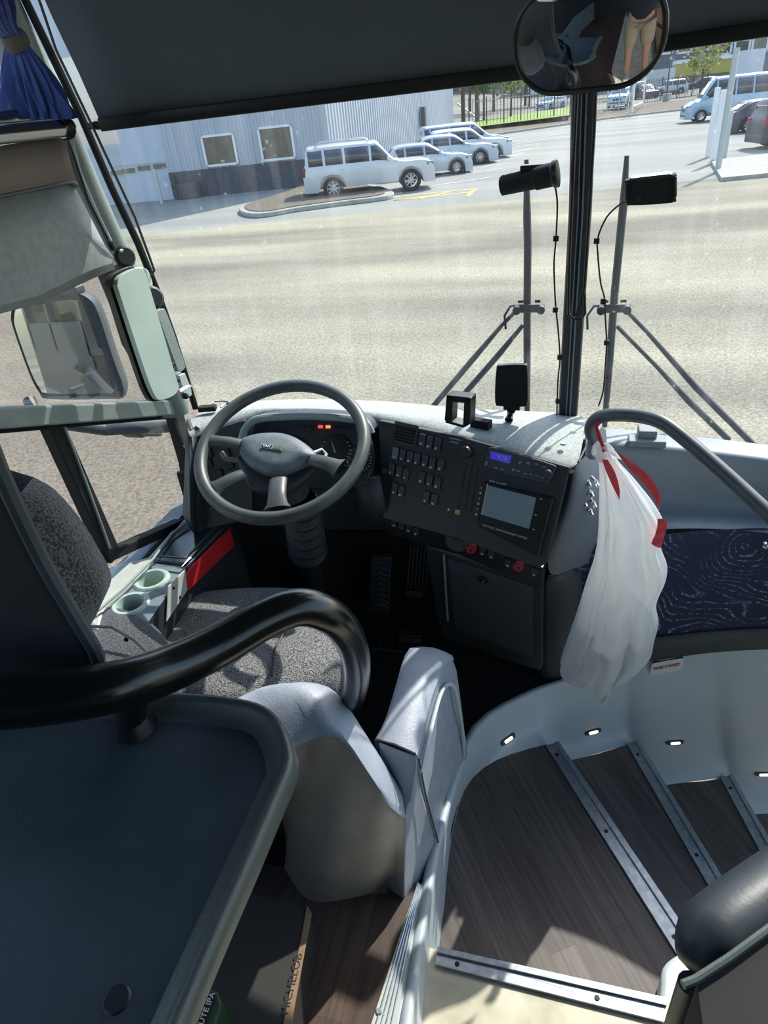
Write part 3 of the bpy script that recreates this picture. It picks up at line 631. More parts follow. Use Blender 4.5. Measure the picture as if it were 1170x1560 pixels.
for i, (u, v, yy, h_, sp_w, lf, lab) in enumerate(((752,178,104,9,5,'leaf_dark','broad grey brown tree beyond the lawn, behind the conifer'),(716,178,112,11,6,'leaf_g','tall green tree behind the dark timber poles'),(800,160,120,10,6,'leaf_dark','grey brown tree before the taupe house'),(935,118,125,9,6,'leaf_dark','grey tree crown right of the round mirror over the parked pickup'),(960,125,112,6,4,'leaf_y','small yellowish tree left of the long white trailer'),(855,150,116,8,5,'leaf_y','yellow brown tree close left of the mullion'))):
    q = P(u, v, y=yy); tree(lab, V3((q.x, q.y, -.6)), h_, sp_w, lf, 14, 20+i, trunk=.22, leafsz=.34, branches=16)
# far buildings
def far_box(name, label, cat, a, b, z0, z1, mt, depth=8):
    a = V3((a.x,a.y,z0)); b = V3((b.x,b.y,z0)); d = (b-a).normalized(); n = V3((-d.y, d.x, 0)); root = thing(name, label, cat, (a+b)/2)
    k = MB(); k.prism([a, b, b+n*depth, a+n*depth], (0,0,z1-z0)); k.build('walls', mt, root, smooth=False); return root, a, b, d, -n
r_, a, b, d, n = far_box('slate_building', 'slate grey building with pale framed windows at the top right', 'building', P(905,125,y=165), P(1260,90,y=150), -1.5, 20, 'bld_grey')
for u, v in ((987,66),(1016,62),(1045,60),(1076,55),(1105,62),(1132,64),(1160,58),(1133,40),(1105,40)):
    c_ = on_plane(u, v, a+n*.1, n); ww, hh = 2.4, 4.0; ang = math.atan2(d.y, d.x); k = MB()
    for s in (-1, 1): k.box(c_+d*s*ww/2, (.35,.3,hh+.3), ang); k.box(c_+V3((0,0,s*hh/2)), (ww+.3,.3,.35), ang)
    wf = k.build('window', 'white', r_, smooth=False); k = MB(); k.box(c_, (ww,.15,hh), ang); k.build('pane', 'win_dark', wf, smooth=False)
k = MB(); k.prism([a+V3((0,0,21.5)), b+V3((0,0,21.5)), b-n*8+V3((0,0,21.5)), a-n*8+V3((0,0,21.5))], (0,0,.5)); k.build('roof', 'dark', r_, smooth=False)
r_, a, b, d, n = far_box('store', 'low building with a long olive yellow fascia behind the fence', 'building', P(1028,117,y=136), P(1115,105,y=136), -.9, 1.6, 'bld_brick', 6)
k = MB(); zt0, zt1 = P(1030,118,y=136).z, P(1030,98,y=136).z
k.prism([V3((a.x,a.y,zt0))+n*.4, V3((b.x,b.y,zt0))+n*.4, V3((b.x,b.y,zt0))-n*6, V3((a.x,a.y,zt0))-n*6], (0,0,zt1-zt0)); k.build('fascia', 'yellowish', r_, smooth=False)
k = MB(); k.prism([V3((a.x,a.y,zt1))+n*.6, V3((b.x,b.y,zt1))+n*.6, V3((b.x,b.y,zt1))-n*6, V3((a.x,a.y,zt1))-n*6], (0,0,.5)); k.build('roof_edge', 'white', r_, smooth=False)
r_, a, b, d, n = far_box('trailer', 'long white trailer wall beyond the fence behind the pickup', 'trailer', P(966,128,y=126), P(1028,117,y=126), -.6, P(1000,106,y=126).z, 'trailer', 3)
r_, a, b, d, n = far_box('box_trailer', 'pale blue grey box trailer behind the tall pole', 'trailer', P(1120,100,y=112), P(1164,95,y=112), -.6, P(1140,76,y=112).z, 'trailer', 3)
r_, a, b, d, n = far_box('brick_house', 'taupe house with tall windows beyond the lawn', 'house', P(790,150,y=190), P(872,140,y=190), -1, 11, 'bld_brick')
for u, v in ((812,132),(838,128),(862,126)):
    c_ = on_plane(u, v, a+n*.1, n); k = MB(); k.box(c_, (2.2,.3,5), math.atan2(d.y, d.x)); k.build('window', 'white', r_, smooth=False)
hb = MB(); rnd = random.Random(4); hr = []
for i in range(60):
    a_ = math.radians(70+i*1.6); R = 210; hr.append(V3((math.cos(a_)*R, math.sin(a_)*R, 16+5*noise.noise(V3((i*.25,0,0)))+3*rnd.random())))
rows = [[V3((p.x, p.y, -3)) for p in hr], [V3((p.x*1.0, p.y*1.0, p.z)) for p in hr], [V3((p.x*1.2, p.y*1.2, p.z-2)) for p in hr]]
struct(hb.grid(rows).build('hill', 'hill'))
# ================================================================== the coach: shell
def poly(pix, z, d, name, mt, parent=None, bevel=0, smooth=False, kind=True):
    o = MB().prism([P(u, v, z=z) for u, v in pix], (0,0,d)).build(name, mt, parent, smooth=smooth, bevel=bevel)
    if kind and parent is None: struct(o)
    return o
XL = -1.22
ZP = -.15     # cockpit floor
# floors
rimA = [(706,1165),(712,1118),(735,1092),(800,1062),(885,1036),(950,1014),(1000,1000)]
ck = [P(u, v, z=ZP) for u, v in rimA]
ck = [V3((XL, .6, ZP)), V3((-.27, .6, ZP))] + [p for p in ck] + [V3((.5, 2.0, ZP)), V3((XL, 2.0, ZP))]
struct(MB().prism(ck, (0,0,-.06)).build('floor', 'rubber', smooth=False))
struct(MB().prism([(XL,-2.4,0),(-.275,-2.4,0),(-.275,.83,0),(XL,.83,0)], (0,0,-.14)).build('floor', 'wood_aisle', smooth=False))
ZA = -.1
eA, eB = P(668,1447,z=ZA), P(1012,1524,z=ZA)
struct(MB().prism([(-.275,-2.4,ZA),(.8,-2.4,ZA),(.8,eB.y+.1,ZA),eB,eA,(-.275,eA.y,ZA)], (0,0,-.15)).build('floor', 'cream_floor', smooth=False))
struct(MB().prism([(.42,-2.4,0),(1.22,-2.4,0),(1.22,.5,0),(.42,.5,0)], (0,0,-.14)).build('floor', 'wood_aisle', smooth=False))
# entrance steps
ZS = [-.25,-.45,-.65,-.85]
land = [(667,1450),(677,1380),(683,1300),(697,1225),(716,1183),(757,1155),(800,1142),(833,1134),(1033,1454),(1030,1640),(640,1640)]
st = thing('entrance_steps', 'curved wood floored entrance steps going down to the right', 'stairs', P(850,1300,z=-.9))
def stepfloor(pix, z, d, nm='tread'): MB().prism([P(u, v, z=z) for u, v in pix], (0,0,d)).build(nm, 'wood', st, smooth=False)
stepfloor(land, ZS[0], -.21)
stepfloor([(800,1180),(850,1163),(870,1158),(912,1148),(957,1134),(1100,1372),(1180,1500),(1000,1500),(900,1300)], ZS[1], -.21)
stepfloor([(930,1230),(1000,1198),(1040,1192),(1075,1190),(1105,1184),(1200,1345),(1300,1500),(1100,1500)], ZS[2], -.21)
stepfloor([(1060,1270),(1130,1242),(1160,1239),(1250,1236),(1350,1400),(1300,1500),(1150,1450)], ZS[3], -.21)
def nosing(pix, z, hs, lab=None):
    a, b, c, d = [P(u, v, z=z) for u, v in pix]; k = MB(); k.prism([a, b, c, d], (0,0,.008))
    k2 = [b.lerp(a, .35), b, c, c.lerp(d, .35)]; k.prism([p+V3((0,0,.008)) for p in k2], (0,0,.006))
    dd = (c-b); n_ = MB(); o = k.build('nosing', 'alu', st, smooth=False, bevel=.001)
    for f in hs:
        q = a.lerp(d, f).lerp(b.lerp(c, f), .33); s = MB(); s.lathe([(0,.0105),(.005,.0105),(.006,.008)], q, (0,0,1), 10); s.build('screw', 'black', o)
nosing(((831,1137),(851,1133),(1047,1424),(1031,1457)), ZS[0], (.07,.5,.96))
nosing(((954,1134),(973,1131),(1103,1345),(1086,1364)), ZS[1], (.1,.8))
nosing(((1097,1186),(1115,1183),(1196,1325),(1180,1342)), ZS[2], (.13,))
nosing(((663,1472),(667,1446),(1016,1524),(1012,1560)), ZA+.002, (.1,.72))
# curved white wall round the step well (plan columns, bottom to rim)
bot = [((655,1600),-.2),((668,1445),ZS[0]),((677,1380),ZS[0]),((683,1300),ZS[0]),((697,1225),ZS[0]),((716,1183),ZS[0]),((757,1155),ZS[0]),((800,1142),ZS[0]),((833,1134),ZS[0]),((838,1137),ZS[0]-.02),((846,1164),ZS[1]),((870,1158),ZS[1]),((912,1148),ZS[1]),((955,1134),ZS[1]),((960,1137),ZS[1]-.02),((978,1203),ZS[2]),((1010,1196),ZS[2]),((1060,1190),ZS[2]),((1100,1184),ZS[2]),((1106,1190),ZS[2]-.02),((1122,1244),ZS[3]),((1160,1239),ZS[3]),((1210,1238),ZS[3]),((1300,1250),ZS[3])]
topz = [((622,1600),.0),((641,1460),.0),((655,1385),.0),((668,1300),.0),((686,1228),.0),((706,1165),-.06),((722,1110),-.12),((770,1078),ZP+.02),((820,1056),ZP+.02),((825,1054),ZP+.02),((860,1043),ZP+.02),((885,1036),ZP+.02),((920,1024),ZP+.02),((955,1012),ZP+.03),((960,1010),ZP+.03),((975,1006),ZP+.04),((1000,1000),ZP+.05),((1040,992),ZP+.06),((1080,987),ZP+.08),((1090,986),ZP+.08),((1110,985),ZP+.09),((1150,984),ZP+.1),((1210,984),ZP+.1),((1300,988),ZP+.1)]
B_ = [P(*p, z=z) for p, z in bot]; T_ = [P(*p, z=z) if p[0] < 955 else P(*p, y=1.77) for p, z in topz]
rows = []
cen = V3((.45,.9,0))
for fu, co in ((0,0),(.03,.018),(.08,.030),(.16,.036),(.30,.032),(.55,.018),(.8,.006),(1,0)):
    r = []
    for i, (p, q) in enumerate(zip(B_, T_)):
        o = (V3((p.x,p.y,0))-cen).normalized()*co*(1.0 if 7 <= i else 0); r.append(p.lerp(q, fu)+o)
    rows.append(r)
rows_w = rows
rim = [q+V3((0,0,.012)) for q in T_]
cen = V3((.45,.9,0))
rim2 = [q+(V3((q.x,q.y,0))-cen).normalized()*.022+V3((0,0,.012)) for q in T_]; rim3 = [q+(V3((q.x,q.y,0))-cen).normalized()*.03-V3((0,0,.01)) for q in T_]
wl = MB().grid([V for V in rows]+[rim, rim2, rim3]).build('wall_stairwell', 'white_panel', sub=1); struct(wl)
# shell: left wall below the window, ceiling, rear, right side
struct(MB().prism([(XL,-2.4,-.3),(XL-.06,-2.4,-.3),(XL-.06,2.05,-.3),(XL,2.05,-.3)], (0,0,.3+.50)).build('wall_left', 'plastic_mid', smooth=False))
struct(MB().prism([(XL,-2.4,1.0),(XL-.06,-2.4,1.0),(XL-.06,.15,1.0),(XL,.15,1.0)], (0,0,.05)).build('wall_left', 'darker', smooth=False))
struct(MB().prism([(XL,-2.4,.5),(XL-.06,-2.4,.5),(XL-.06,.15,.5),(XL,.15,.5)], (0,0,.5)).build('wall_left', 'darker', smooth=False))
struct(MB().prism([(XL-.06,-2.4,2.15),(1.28,-2.4,2.15),(1.28,1.75,2.15),(XL-.06,1.75,2.15)], (0,0,.06)).build('ceiling', 'darker', smooth=False))
struct(MB().prism([(XL-.06,-2.4,-.3),(1.28,-2.4,-.3),(1.28,-2.46,-.3),(XL-.06,-2.46,-.3)], (0,0,2.5)).build('wall_back', 'darker', smooth=False))
struct(MB().prism([(1.22,-2.4,-.3),(1.28,-2.4,-.3),(1.28,.35,-.3),(1.22,.35,-.3)], (0,0,1.2)).build('wall_right', 'plastic_mid', smooth=False))
for x_, nm in ((XL-.03,'window_6'), (1.25,'window_7')):
    struct(MB().prism([(x_-.005,-2.4,.9),(x_+.005,-2.4,.9),(x_+.005,.12,.9),(x_-.005,.12,.9)], (0,0,1.25)).build(nm, 'glass_side', smooth=False))
for x_ in (XL-.03, 1.25):
    for y_ in (-2.35,-1.1,.12): struct(MB().box((x_, y_, 1.5), (.06,.08,1.3)).build('trim_10', 'dark', smooth=False))
struct(MB().prism([(1.22,1.3,-.3),(1.28,1.3,-.3),(1.28,2.0,-.3),(1.22,2.0,-.3)], (0,0,1.0)).build('wall_right', 'plastic_mid', smooth=False))
struct(MB().prism([(1.22,.35,-1.1),(1.28,.35,-1.1),(1.28,1.35,-1.1),(1.22,1.35,-1.1)], (0,0,.9)).build('door_1', 'plastic_mid', smooth=False))
struct(MB().prism([(1.24,.35,-.2),(1.255,.35,-.2),(1.255,1.95,-.2),(1.24,1.95,-.2)], (0,0,2.3)).build('window_5', 'glass_side', smooth=False))
# front of the bus below the windshield (outside skin)
def wy(x): return 1.93-.26*(x/1.15)**2         # windshield line in plan
xs = [-1.2+2.4*i/24 for i in range(25)]
struct(MB().grid([[V3((x, wy(x)+o, z)) for x in xs] for z, o in ((.66,.03),(.25,.05),(.12,.34),(-.9,.36))]).build('wall_front', 'plastic_mid', solid=.03))
struct(MB().grid([[V3((x, wy(x)-.03, z)) for x in xs if x < .06] for z in (.66,-.2)]).build('wall_front', 'matte_black', solid=.02))  # black inner liner, added so the space under the dash stays dark
# windshield: two panes
def lean(z): return -.10*(z-.7)
def pane(x0, x1, nm):
    k = MB(); n = 14
    k.grid([[V3((x, wy(x)+.02+lean(z), z)) for x in [x0+(x1-x0)*i/n for i in range(n+1)]] for z in (.62,1.0,1.4,1.8,2.15)])
    struct(k.build(nm, 'glass', solid=.0))
pane(-1.19,-.03,'window_1'); pane(.03,1.19,'window_2')
# mullion between the panes
def mull(u, v, y): return P(u, v, y=y)
mu = [(892,90,1.84),(890,130,1.84),(884,320,1.86),(874,480,1.87),(864,648,1.88)]
cl = [P(u, v, y=y) for u, v, y in mu]; cl = [cl[0]+(cl[0]-cl[1])*6]+cl
ml = bpy.data.objects.new('trim_1', None); ml.location = cl[-1]; COL.objects.link(ml); struct(ml)
k = MB(); k.grid([[c+V3((x, y, 0)) for x, y in ((-.028,.03),(-.028,0),(-.024,-.012),(.024,-.012),(.028,0),(.028,.03))] for c in cl], closed=True); k.build('mullion_post', 'darker', ml)
for dx, wd in ((-.005,.003),(.006,.004)):
    k = MB(); k.grid([[c+V3((dx+x, y, 0)) for x, y in ((-wd/2,-.012),(-wd/2,-.018),(wd/2,-.018),(wd/2,-.012))] for c in cl], closed=True); k.build('ridge', 'plastic_mid', ml)
# left windshield pillar
pl = [(-12,-60,1.52),(13,0,1.54),(56,92,1.56),(98,180,1.58),(141,290,1.60),(184,380,1.62),(214,450,1.64),(241,520,1.65),(278,628,1.66)]
c_ = [P(u, v, y=y) for u, v, y in pl]
k = MB(); sec = [(-.085,-.03),(-.03,-.05),(.022,-.042),(.036,-.012),(.036,.03),(-.07,.04)]
k.grid([[c+V3((x-.012, y, 0)) for x, y in sec] for c in c_], closed=True); struct(k.build('trim_2', 'grey_lit', sub=1))
k = MB(); pr_ = [(118,-20,1.60),(140,60,1.605),(172,150,1.61),(250,385,1.64),(283,560,1.66),(302,620,1.67)]
pr_ = [(14,-60,1.54),(39,0,1.555),(83,92,1.57),(125,180,1.585),(172,290,1.60),(210,370,1.62),(238,440,1.63),(264,512,1.65),(298,622,1.67)]
cc_ = [P(u, v, y=y) for u, v, y in pr_]; k.tube([c for c in cc_], .0095, 8); struct(k.build('trim_3', 'matte_black'))
# black cable edge of the windshield rubber with a hooked end
k = MB(); k.tube([P(u, v, y=1.57) for u, v in ((50,-30),(85,75),(150,212),(205,330),(228,392),(235,412),(230,420))], .0035, 6)
tag(k.build('shade_cord', 'black'), 'thin black guide cord running down beside the left windshield pillar', 'cord')
# driver's side windows
def wl_(u, v, x=XL): return P(u, v, x=x)
def beam(pix, w, h, nm, mt, x=XL, parent=None, bevel=.004):
    """bar in the side wall through the pixels; h tall, w deep"""
    k = MB(); pts = [wl_(u, v, x) for u, v in pix]; rows = []
    for i, p in enumerate(pts):
        t = (pts[min(i+1, len(pts)-1)]-pts[max(i-1, 0)]).normalized(); s = V3((0, -t.z, t.y)); s.normalize()
        rows.append([p+V3((-w/2,0,0))+s*h/2, p+V3((w/2,0,0))+s*h/2, p+V3((w/2,0,0))-s*h/2, p+V3((-w/2,0,0))-s*h/2])
    k.grid(rows, closed=True); n = len(rows)*4; k.f += [(3,2,1,0), (n-4,n-3,n-2,n-1)]; k.mi += [0,0]
    o = k.build(nm, mt, parent, smooth=False, bevel=bevel)
    if parent is None: struct(o)
    return o
beam(((-250,648),(0,636),(140,628),(275,619)), .06, .045, 'trim_4', 'grey_lit', x=XL+.04)
w3 = bpy.data.objects.new('window_3', None); w3.location = wl_(200,700); COL.objects.link(w3); struct(w3)
beam(((-250,668),(0,650),(130,640),(268,630)), .04, .028, 'window_frame', 'matte_black', parent=w3)
beam(((262,620),(285,700),(302,800)), .04, .05, 'window_frame', 'matte_black', parent=w3)
beam(((-200,1010),(0,920),(128,862),(290,790)), .04, .03, 'window_frame', 'matte_black', parent=w3)
beam(((75,640),(118,735),(170,850)), .035, .05, 'window_frame', 'matte_black', x=XL+.01, parent=w3)
beam(((90,650),(110,700),(160,835)), .04, .006, 'window_seal', 'galv', x=XL+.015, parent=w3)
pts = [wl_(*p, XL-.01) for p in ((-250,655),(275,625),(300,800),(-250,1040))]; k = MB().prism(pts, (.006,0,0)); k.build('pane', 'glass_side', w3, smooth=False)
pts = [wl_(*p, XL-.01) for p in ((-300,150),(150,80),(275,625),(-250,655))]; k = MB().prism(pts, (.006,0,0)); struct(k.build('window_4', 'glass_side', smooth=False))
beam(((160,405),(182,460),(200,520),(262,625)), .05, .03, 'trim_5', 'darker', x=XL+.03)
# sill: lit cream top beside the console
k = MB(); q = [P(u, v, z=.53) for u, v in ((60,905),(142,868),(225,848),(255,815),(287,792),(300,800),(240,850),(158,925),(150,960))]
k.prism(q, (0,0,-.4)); struct(k.build('trim_6', 'cream', bevel=.01))
k = MB(); k.tube([P(u, v, z=.545) for u, v in ((150,930),(190,895),(233,852),(262,812),(288,795))], .004, 8); struct(k.build('trim_7', 'plastic'))

# moulded header panel over the side window
hp = thing('header_panel', 'large grey grained moulded panel hanging over the side window', 'panel', P(100,300,x=-1.12))
def hx(u, v, x): return P(u, v, x=x)
r0 = [(-320,260),(-150,240),(0,222),(60,212),(96,207),(102,216)]
r1 = [(-320,340),(-150,318),(0,295),(60,283),(102,274),(114,280)]
r2 = [(-320,560),(-150,490),(0,395),(60,370),(126,352),(160,374)]
r3 = [(-320,620),(-150,545),(0,466),(60,450),(135,413),(178,398)]
r4 = [(-320,630),(-150,556),(0,478),(62,462),(140,425),(180,408)]
MB().grid([[hx(u, v, -1.13) for u, v in r0], [hx(u, v, -1.13) for u, v in r1]]).build('upper_band', 'beige', hp, solid=.02)
MB().grid([[hx(u, v, -1.125) for u, v in r1], [hx(u, v+6, -1.125) for u, v in r1]]).build('seam', 'dark', hp, solid=.015)
MB().grid([[hx(u, v+4, -1.12) for u, v in r1], [hx(u, v, -1.10) for u, v in r2], [hx(u, v, -1.11) for u, v in r3], [hx(u, v, -1.15) for u, v in r4], [hx(u, v, -1.2) for u, v in r4]]).build('lower_panel', 'panel_grain', hp, solid=.01)
k = MB(); k.tube([hx(105,210,-1.07), hx(118,262,-1.07), hx(142,318,-1.07), hx(168,372,-1.07)], .008, 8); k.build('guide_rail', 'plastic', hp)
k = MB(); k.tube([hx(103,212,-1.06), hx(111,232,-1.06), hx(135,305,-1.06), hx(165,365,-1.06)], .0025, 6); k.lathe([(0,.0),(.008,.004),(.008,.022),(0,.026)], hx(166,366,-1.06), (0,.3,-1), 8); k.build('guide_pin', 'black', hp)
k = MB(); k.lathe([(0,0),(.024,.0),(.026,.012),(.02,.02),(0,.02)], hx(188,392,-1.07), (.8,-.5,.2), 16); k.build('clip', 'black', hp)
k = MB(); k.tube([hx(180,400,-1.08), hx(190,418,-1.08)], .014, 10); k.build('clip_arm', 'plastic_mid', hp)
k = MB(); k.tube([hx(183,383,-1.06), hx(190,378,-1.06), hx(194,386,-1.06)], .004, 6); k.build('clip_ring', 'steel', hp)
# curtain rods with the tied curtain
cr = thing('curtain_rod', 'fat brushed metal curtain rod ending at the windshield pillar', 'rod', P(100,195,x=-1.06))
a, b = P(-260,232,x=-1.06), P(102,195,x=-1.06); k = MB(); k.tube([a, b], .016, 20); k.build('tube', 'chrome_tube', cr)
k = MB(); d = (b-a).normalized(); k.lathe([(.016,-.02),(.0185,-.02),(.0185,.008),(.013,.014),(0,.016)], b, d, 18); k.build('end_cap', 'steel', cr)
for f in (-.016,-.008,0): k = MB(); k.tube([b+d*f+V3((.018*0,0,0))+V3((math.cos(t)*.02, 0, math.sin(t)*.02)) for t in [2*PI*i/12 for i in range(12)]], .002, 5, closed=True); k.build('rubber_ring', 'black', cr)
k = MB(); a2, b2 = P(-260,205,x=-1.14), P(70,174,x=-1.14); k.tube([a2, b2], .014, 16); tag(k.build('curtain_rod', 'chrome_tube'), 'thinner metal rod behind and above the fat curtain rod', 'rod')
def curtain():
    secs = [(-60,-60,26,.3),(-22,0,26,.3),(2,40,17,.15),(22,62,13,.06),(26,70,14,.06),(38,108,24,.3),(50,145,31,.4),(58,168,35,.42),(61,180,36,.42)]
    secs = spl(secs, 4); rows = []
    for i, (u, v, hw, am) in enumerate(secs):
        c = P(u, v, x=-1.1); sc = (c-CAM).length/1000; r = []
        for j in range(150):
            t = 2*PI*j/150; rr = 1+am*(.45*math.sin(17*t+.25*i)+.3*math.sin(29*t-.15*i)+.25*math.sin(7*t))
            r.append(c+(Xa*math.cos(t)*hw*rr*sc*1.0)+V3((-.45,.5,.1))*math.sin(t)*hw*.55*rr*sc)
        rows.append(r)
    return MB().grid(rows, closed=True)
ct = curtain().build('curtain', 'blue_cloth'); tag(ct, 'bunched royal blue curtain tied above the curtain rods', 'curtain')
k = MB(); c0_, c1_ = P(16,50,x=-1.1), P(30,72,x=-1.1); ax = (c1_-c0_).normalized(); k.lathe([(.02,0),(.0235,.003),(.026,(c1_-c0_).length*.5),(.0235,(c1_-c0_).length),(.02,(c1_-c0_).length)], c0_, ax, 20); k.build('tie', 'beige_cloth', ct)

# pale pad on the pillar
pd = thing('pillar_pad', 'long pale green grey padded panel with a black back on the left windshield pillar', 'panel', P(240,600,x=-1.02))
q = [(172,433),(178,420),(202,409),(212,414),(222,440),(262,575),(266,590),(258,602),(238,609),(228,600),(214,565),(176,450)]
q = spl(q, 3, closed=True); pf = [P(u, v, x=-1.045+(u-170)*.0004) for u, v in q]
nv = V3((1,-.35,.1)).normalized()
k = MB(); k.prism(pf, nv*.018); k.build('pad', 'pale', pd, bevel=.006, seg=3)
cm = sum(pf, V3())/len(pf); k = MB(); k.prism([cm+(p-cm)*1.03-nv*.018+Xa*-.006 for p in pf], nv*.017); k.build('back', 'black', pd, bevel=.004)
def small(pix, x, d, nm, mt, par, bv=.004): k = MB(); k.prism([P(u, v, x=x) for u, v in pix], (d,0,0)); return k.build(nm, mt, par, bevel=bv)
pc = thing('pillar_cover', 'two small pale covers with screws between the long pad and the windshield', 'cover', P(235,480,x=-1.08))
small(spl([(190,413),(205,407),(216,412),(223,430),(222,440),(214,443),(205,440)], 3, closed=True), -1.09, .02, 'upper_cover', 'pale', pc)
small(spl([(230,475),(238,471),(245,478),(271,550),(272,562),(264,566),(258,555),(234,490)], 3, closed=True), -1.09, .02, 'lower_cover', 'grey_lit', pc)
for u, v in ((214,424),(240,488),(264,556),(271,580)):
    k = MB(); k.lathe([(0,.004),(.005,.004),(.007,0)], P(u, v, x=-1.069), (1,-.3,0), 10); k.build('screw', 'black', pc)
k = MB(); k.lathe([(0,0),(.026,0),(.03,.014),(.022,.022),(0,.022)], P(230,455,x=-1.06), (.8,-.5,.3), 16); tag(k.build('knob', 'black'), 'round black knob on the pillar between the two pale covers', 'knob')
br = thing('pillar_bracket', 'small metal bracket with a bright ball screw at the foot of the pillar', 'bracket', P(275,600,x=-1.07))
small(((266,572),(275,568),(284,590),(286,602),(275,608)), -1.08, .015, 'plate', 'galv', br, .002)
k = MB(); k.tube([P(272,597,x=-1.05), P(286,589,x=-1.05), P(291,588,x=-1.05)], [.007,.006,.004], 8); k.build('ball_screw', 'steel', br)
k = MB(); k.lathe([(0,0),(.009,.002),(.009,.02),(0,.024)], P(280,603,x=-1.05), (.7,-.6,.2), 10); k.build('knob', 'black', br)

# outside rear-view mirror
em = thing('wing_mirror', 'tall black outside mirror seen through the driver side window', 'mirror', P(110,600,x=-1.62))
mo = [(17,478),(24,462),(60,456),(112,448),(135,455),(150,478),(172,545),(188,590),(184,606),(168,608),(75,608),(60,598),(45,570),(20,500)]
mn = V3((.42,-.9,.1)).normalized(); mc = P(100,530,x=-1.65)
ms = spl(mo, 3, closed=True); pts = [on_plane(u, v, mc, mn) for u, v in ms]; cM = sum(pts, V3())/len(pts)
k = MB(); k.grid([pts, [cM+(p-cM)*1.03-mn*.03 for p in pts], [cM+(p-cM)*1.0-mn*.09 for p in pts], [cM+(p-cM)*.7-mn*.13 for p in pts], [cM-mn*.14]*len(pts)], closed=True)
inn = [cM+(p-cM)*.9+Xa*-.012 for p in pts]; k.grid([pts, inn, [p-mn*.008 for p in inn]], closed=True); k.build('housing', 'dark', em, ang=60)
k = MB(); k.prism([p-mn*.007 for p in inn], mn*.002); k.build('mirror_glass', 'mirror', em, smooth=False)
k = MB(); k.tube([P(45,610,x=-1.60), P(58,640,x=-1.55), P(160,655,x=-1.5), P(262,650,x=-1.3)], .02, 10); k.build('arm', 'dark', em)
k = MB(); q = on_plane(105,446,mc,mn); k.box(q+V3((0,0,.01)), (.1,.05,.03)); k.build('top_bracket', 'dark', em, bevel=.008)
k = MB(); q = [P(u, v, x=-1.5) for u, v in ((176,641),(245,640),(250,665),(225,665),(220,668),(200,658))]; k.prism(q, (-.08,0,0)); k.build('lower_housing', 'dark', em, bevel=.01)

# windshield shades
def shade(label, a, b, ta, tb, cap):
    root = thing('roller_shade', label, 'sunshade', (a+b)/2)
    n = 12; sag = lambda t: .0
    bot_ = [a.lerp(b, i/n) for i in range(n+1)]; top_ = [ta.lerp(tb, i/n) for i in range(n+1)]
    rows = [[p.lerp(q, j/6)+V3((0,.003*math.sin(j*2+i),0)) for i, (p, q) in enumerate(zip(bot_, top_))] for j in range(7)]
    MB().grid(rows).build('cloth', 'shade', root, solid=.002)
    d = (b-a).normalized(); k = MB(); k.grid([[p+V3((0, y, z)) for y, z in ((-.012,.014),(-.014,0),(-.01,-.014),(.008,-.014),(.012,0),(.01,.014))] for p in (a, b)], closed=True)
    k.f += [(0,1,2,3,4,5), (11,10,9,8,7,6)]; k.mi += [0,0]; k.build('bottom_bar', 'black', root, bevel=.002)
    if cap:
        k = MB(); k.tube([a-d*.035, a-d*.01, a], [.006,.010,.007], 10); k.build('bar_end', 'black', root)
a = P(155,190,y=1.585); b = P(872,101,y=1.80); ta = P(72,-2,y=1.56); dirt = (ta-P(155,183,y=1.585)).normalized(); ta = a+dirt*.62; tb = b+V3((0,-.02,.62))
shade('wide charcoal roller shade covering the upper left windshield', a, b, ta, tb, True)
a = P(900,84,y=1.80); b = P(1240,33,y=1.74); shade('charcoal roller shade on the right windshield beyond the round mirror', a, b, a+V3((0,-.02,.62)), b+V3((0,-.03,.62)), False)

# interior mirror
im = thing('interior_mirror', 'wide convex interior mirror with rounded ends hanging above the mullion', 'mirror', P(897,55,y=1.42))
mc2 = P(896,56,y=1.40); xa2 = (P(1010,38,y=1.38)-P(783,70,y=1.42)).normalized()
nn = V3((-.1,-.93,-.28)); nn = (nn-xa2*nn.dot(xa2)).normalized(); ya2 = nn.cross(xa2)
if ya2.z < 0: ya2 = -ya2
wid_ = (P(1010,38,y=1.38)-P(783,70,y=1.42)).length; hgt = wid_*.62
outl = rrect(wid_, hgt, hgt*.46, 9)
R_m = .62
def bulge(x, y): return math.sqrt(max(R_m*R_m-x*x-y*y, 0))-R_m
rows = []
for s in (0,.15,.3,.45,.6,.75,.9,1): rows.append([mc2+xa2*x*s+ya2*y*s+nn*(bulge(x*s, y*s)+.02) for x, y in outl])
MB().grid(rows, closed=True).build('mirror_glass', 'mirror', im)
ed = [mc2+xa2*x+ya2*y+nn*(bulge(x, y)+.02) for x, y in outl]
k = MB(); k.tube(ed, .005, 8, closed=True); k.build('rim', 'black', im)
k = MB(); k.grid([ed, [p-nn*.02 for p in ed], [mc2+(p-mc2)*.7-nn*.07 for p in ed], [mc2-nn*.075]*len(ed)], closed=True); k.build('shell', 'black', im)
k = MB(); k.tube([mc2-nn*.07, mc2-nn*.09+V3((0,0,.2)), mc2+V3((0,.08,.68))], .012, 8); k.build('arm', 'black', im)
k = MB(); k.tube([P(u, v, y=1.80) for u, v in ((909,110),(905,200),(897,330),(893,400),(890,440),(891,478),(886,485),(872,485),(866,478),(866,450),(868,380),(876,200),(880,120))], .0042, 6)
k.tube([P(u, v, y=1.795) for u, v in ((890,440),(884,462),(878,482))], .004, 6); tag(k.build('pull_cord', 'black'), 'long black cord looped down the mullion below the round mirror', 'cord')
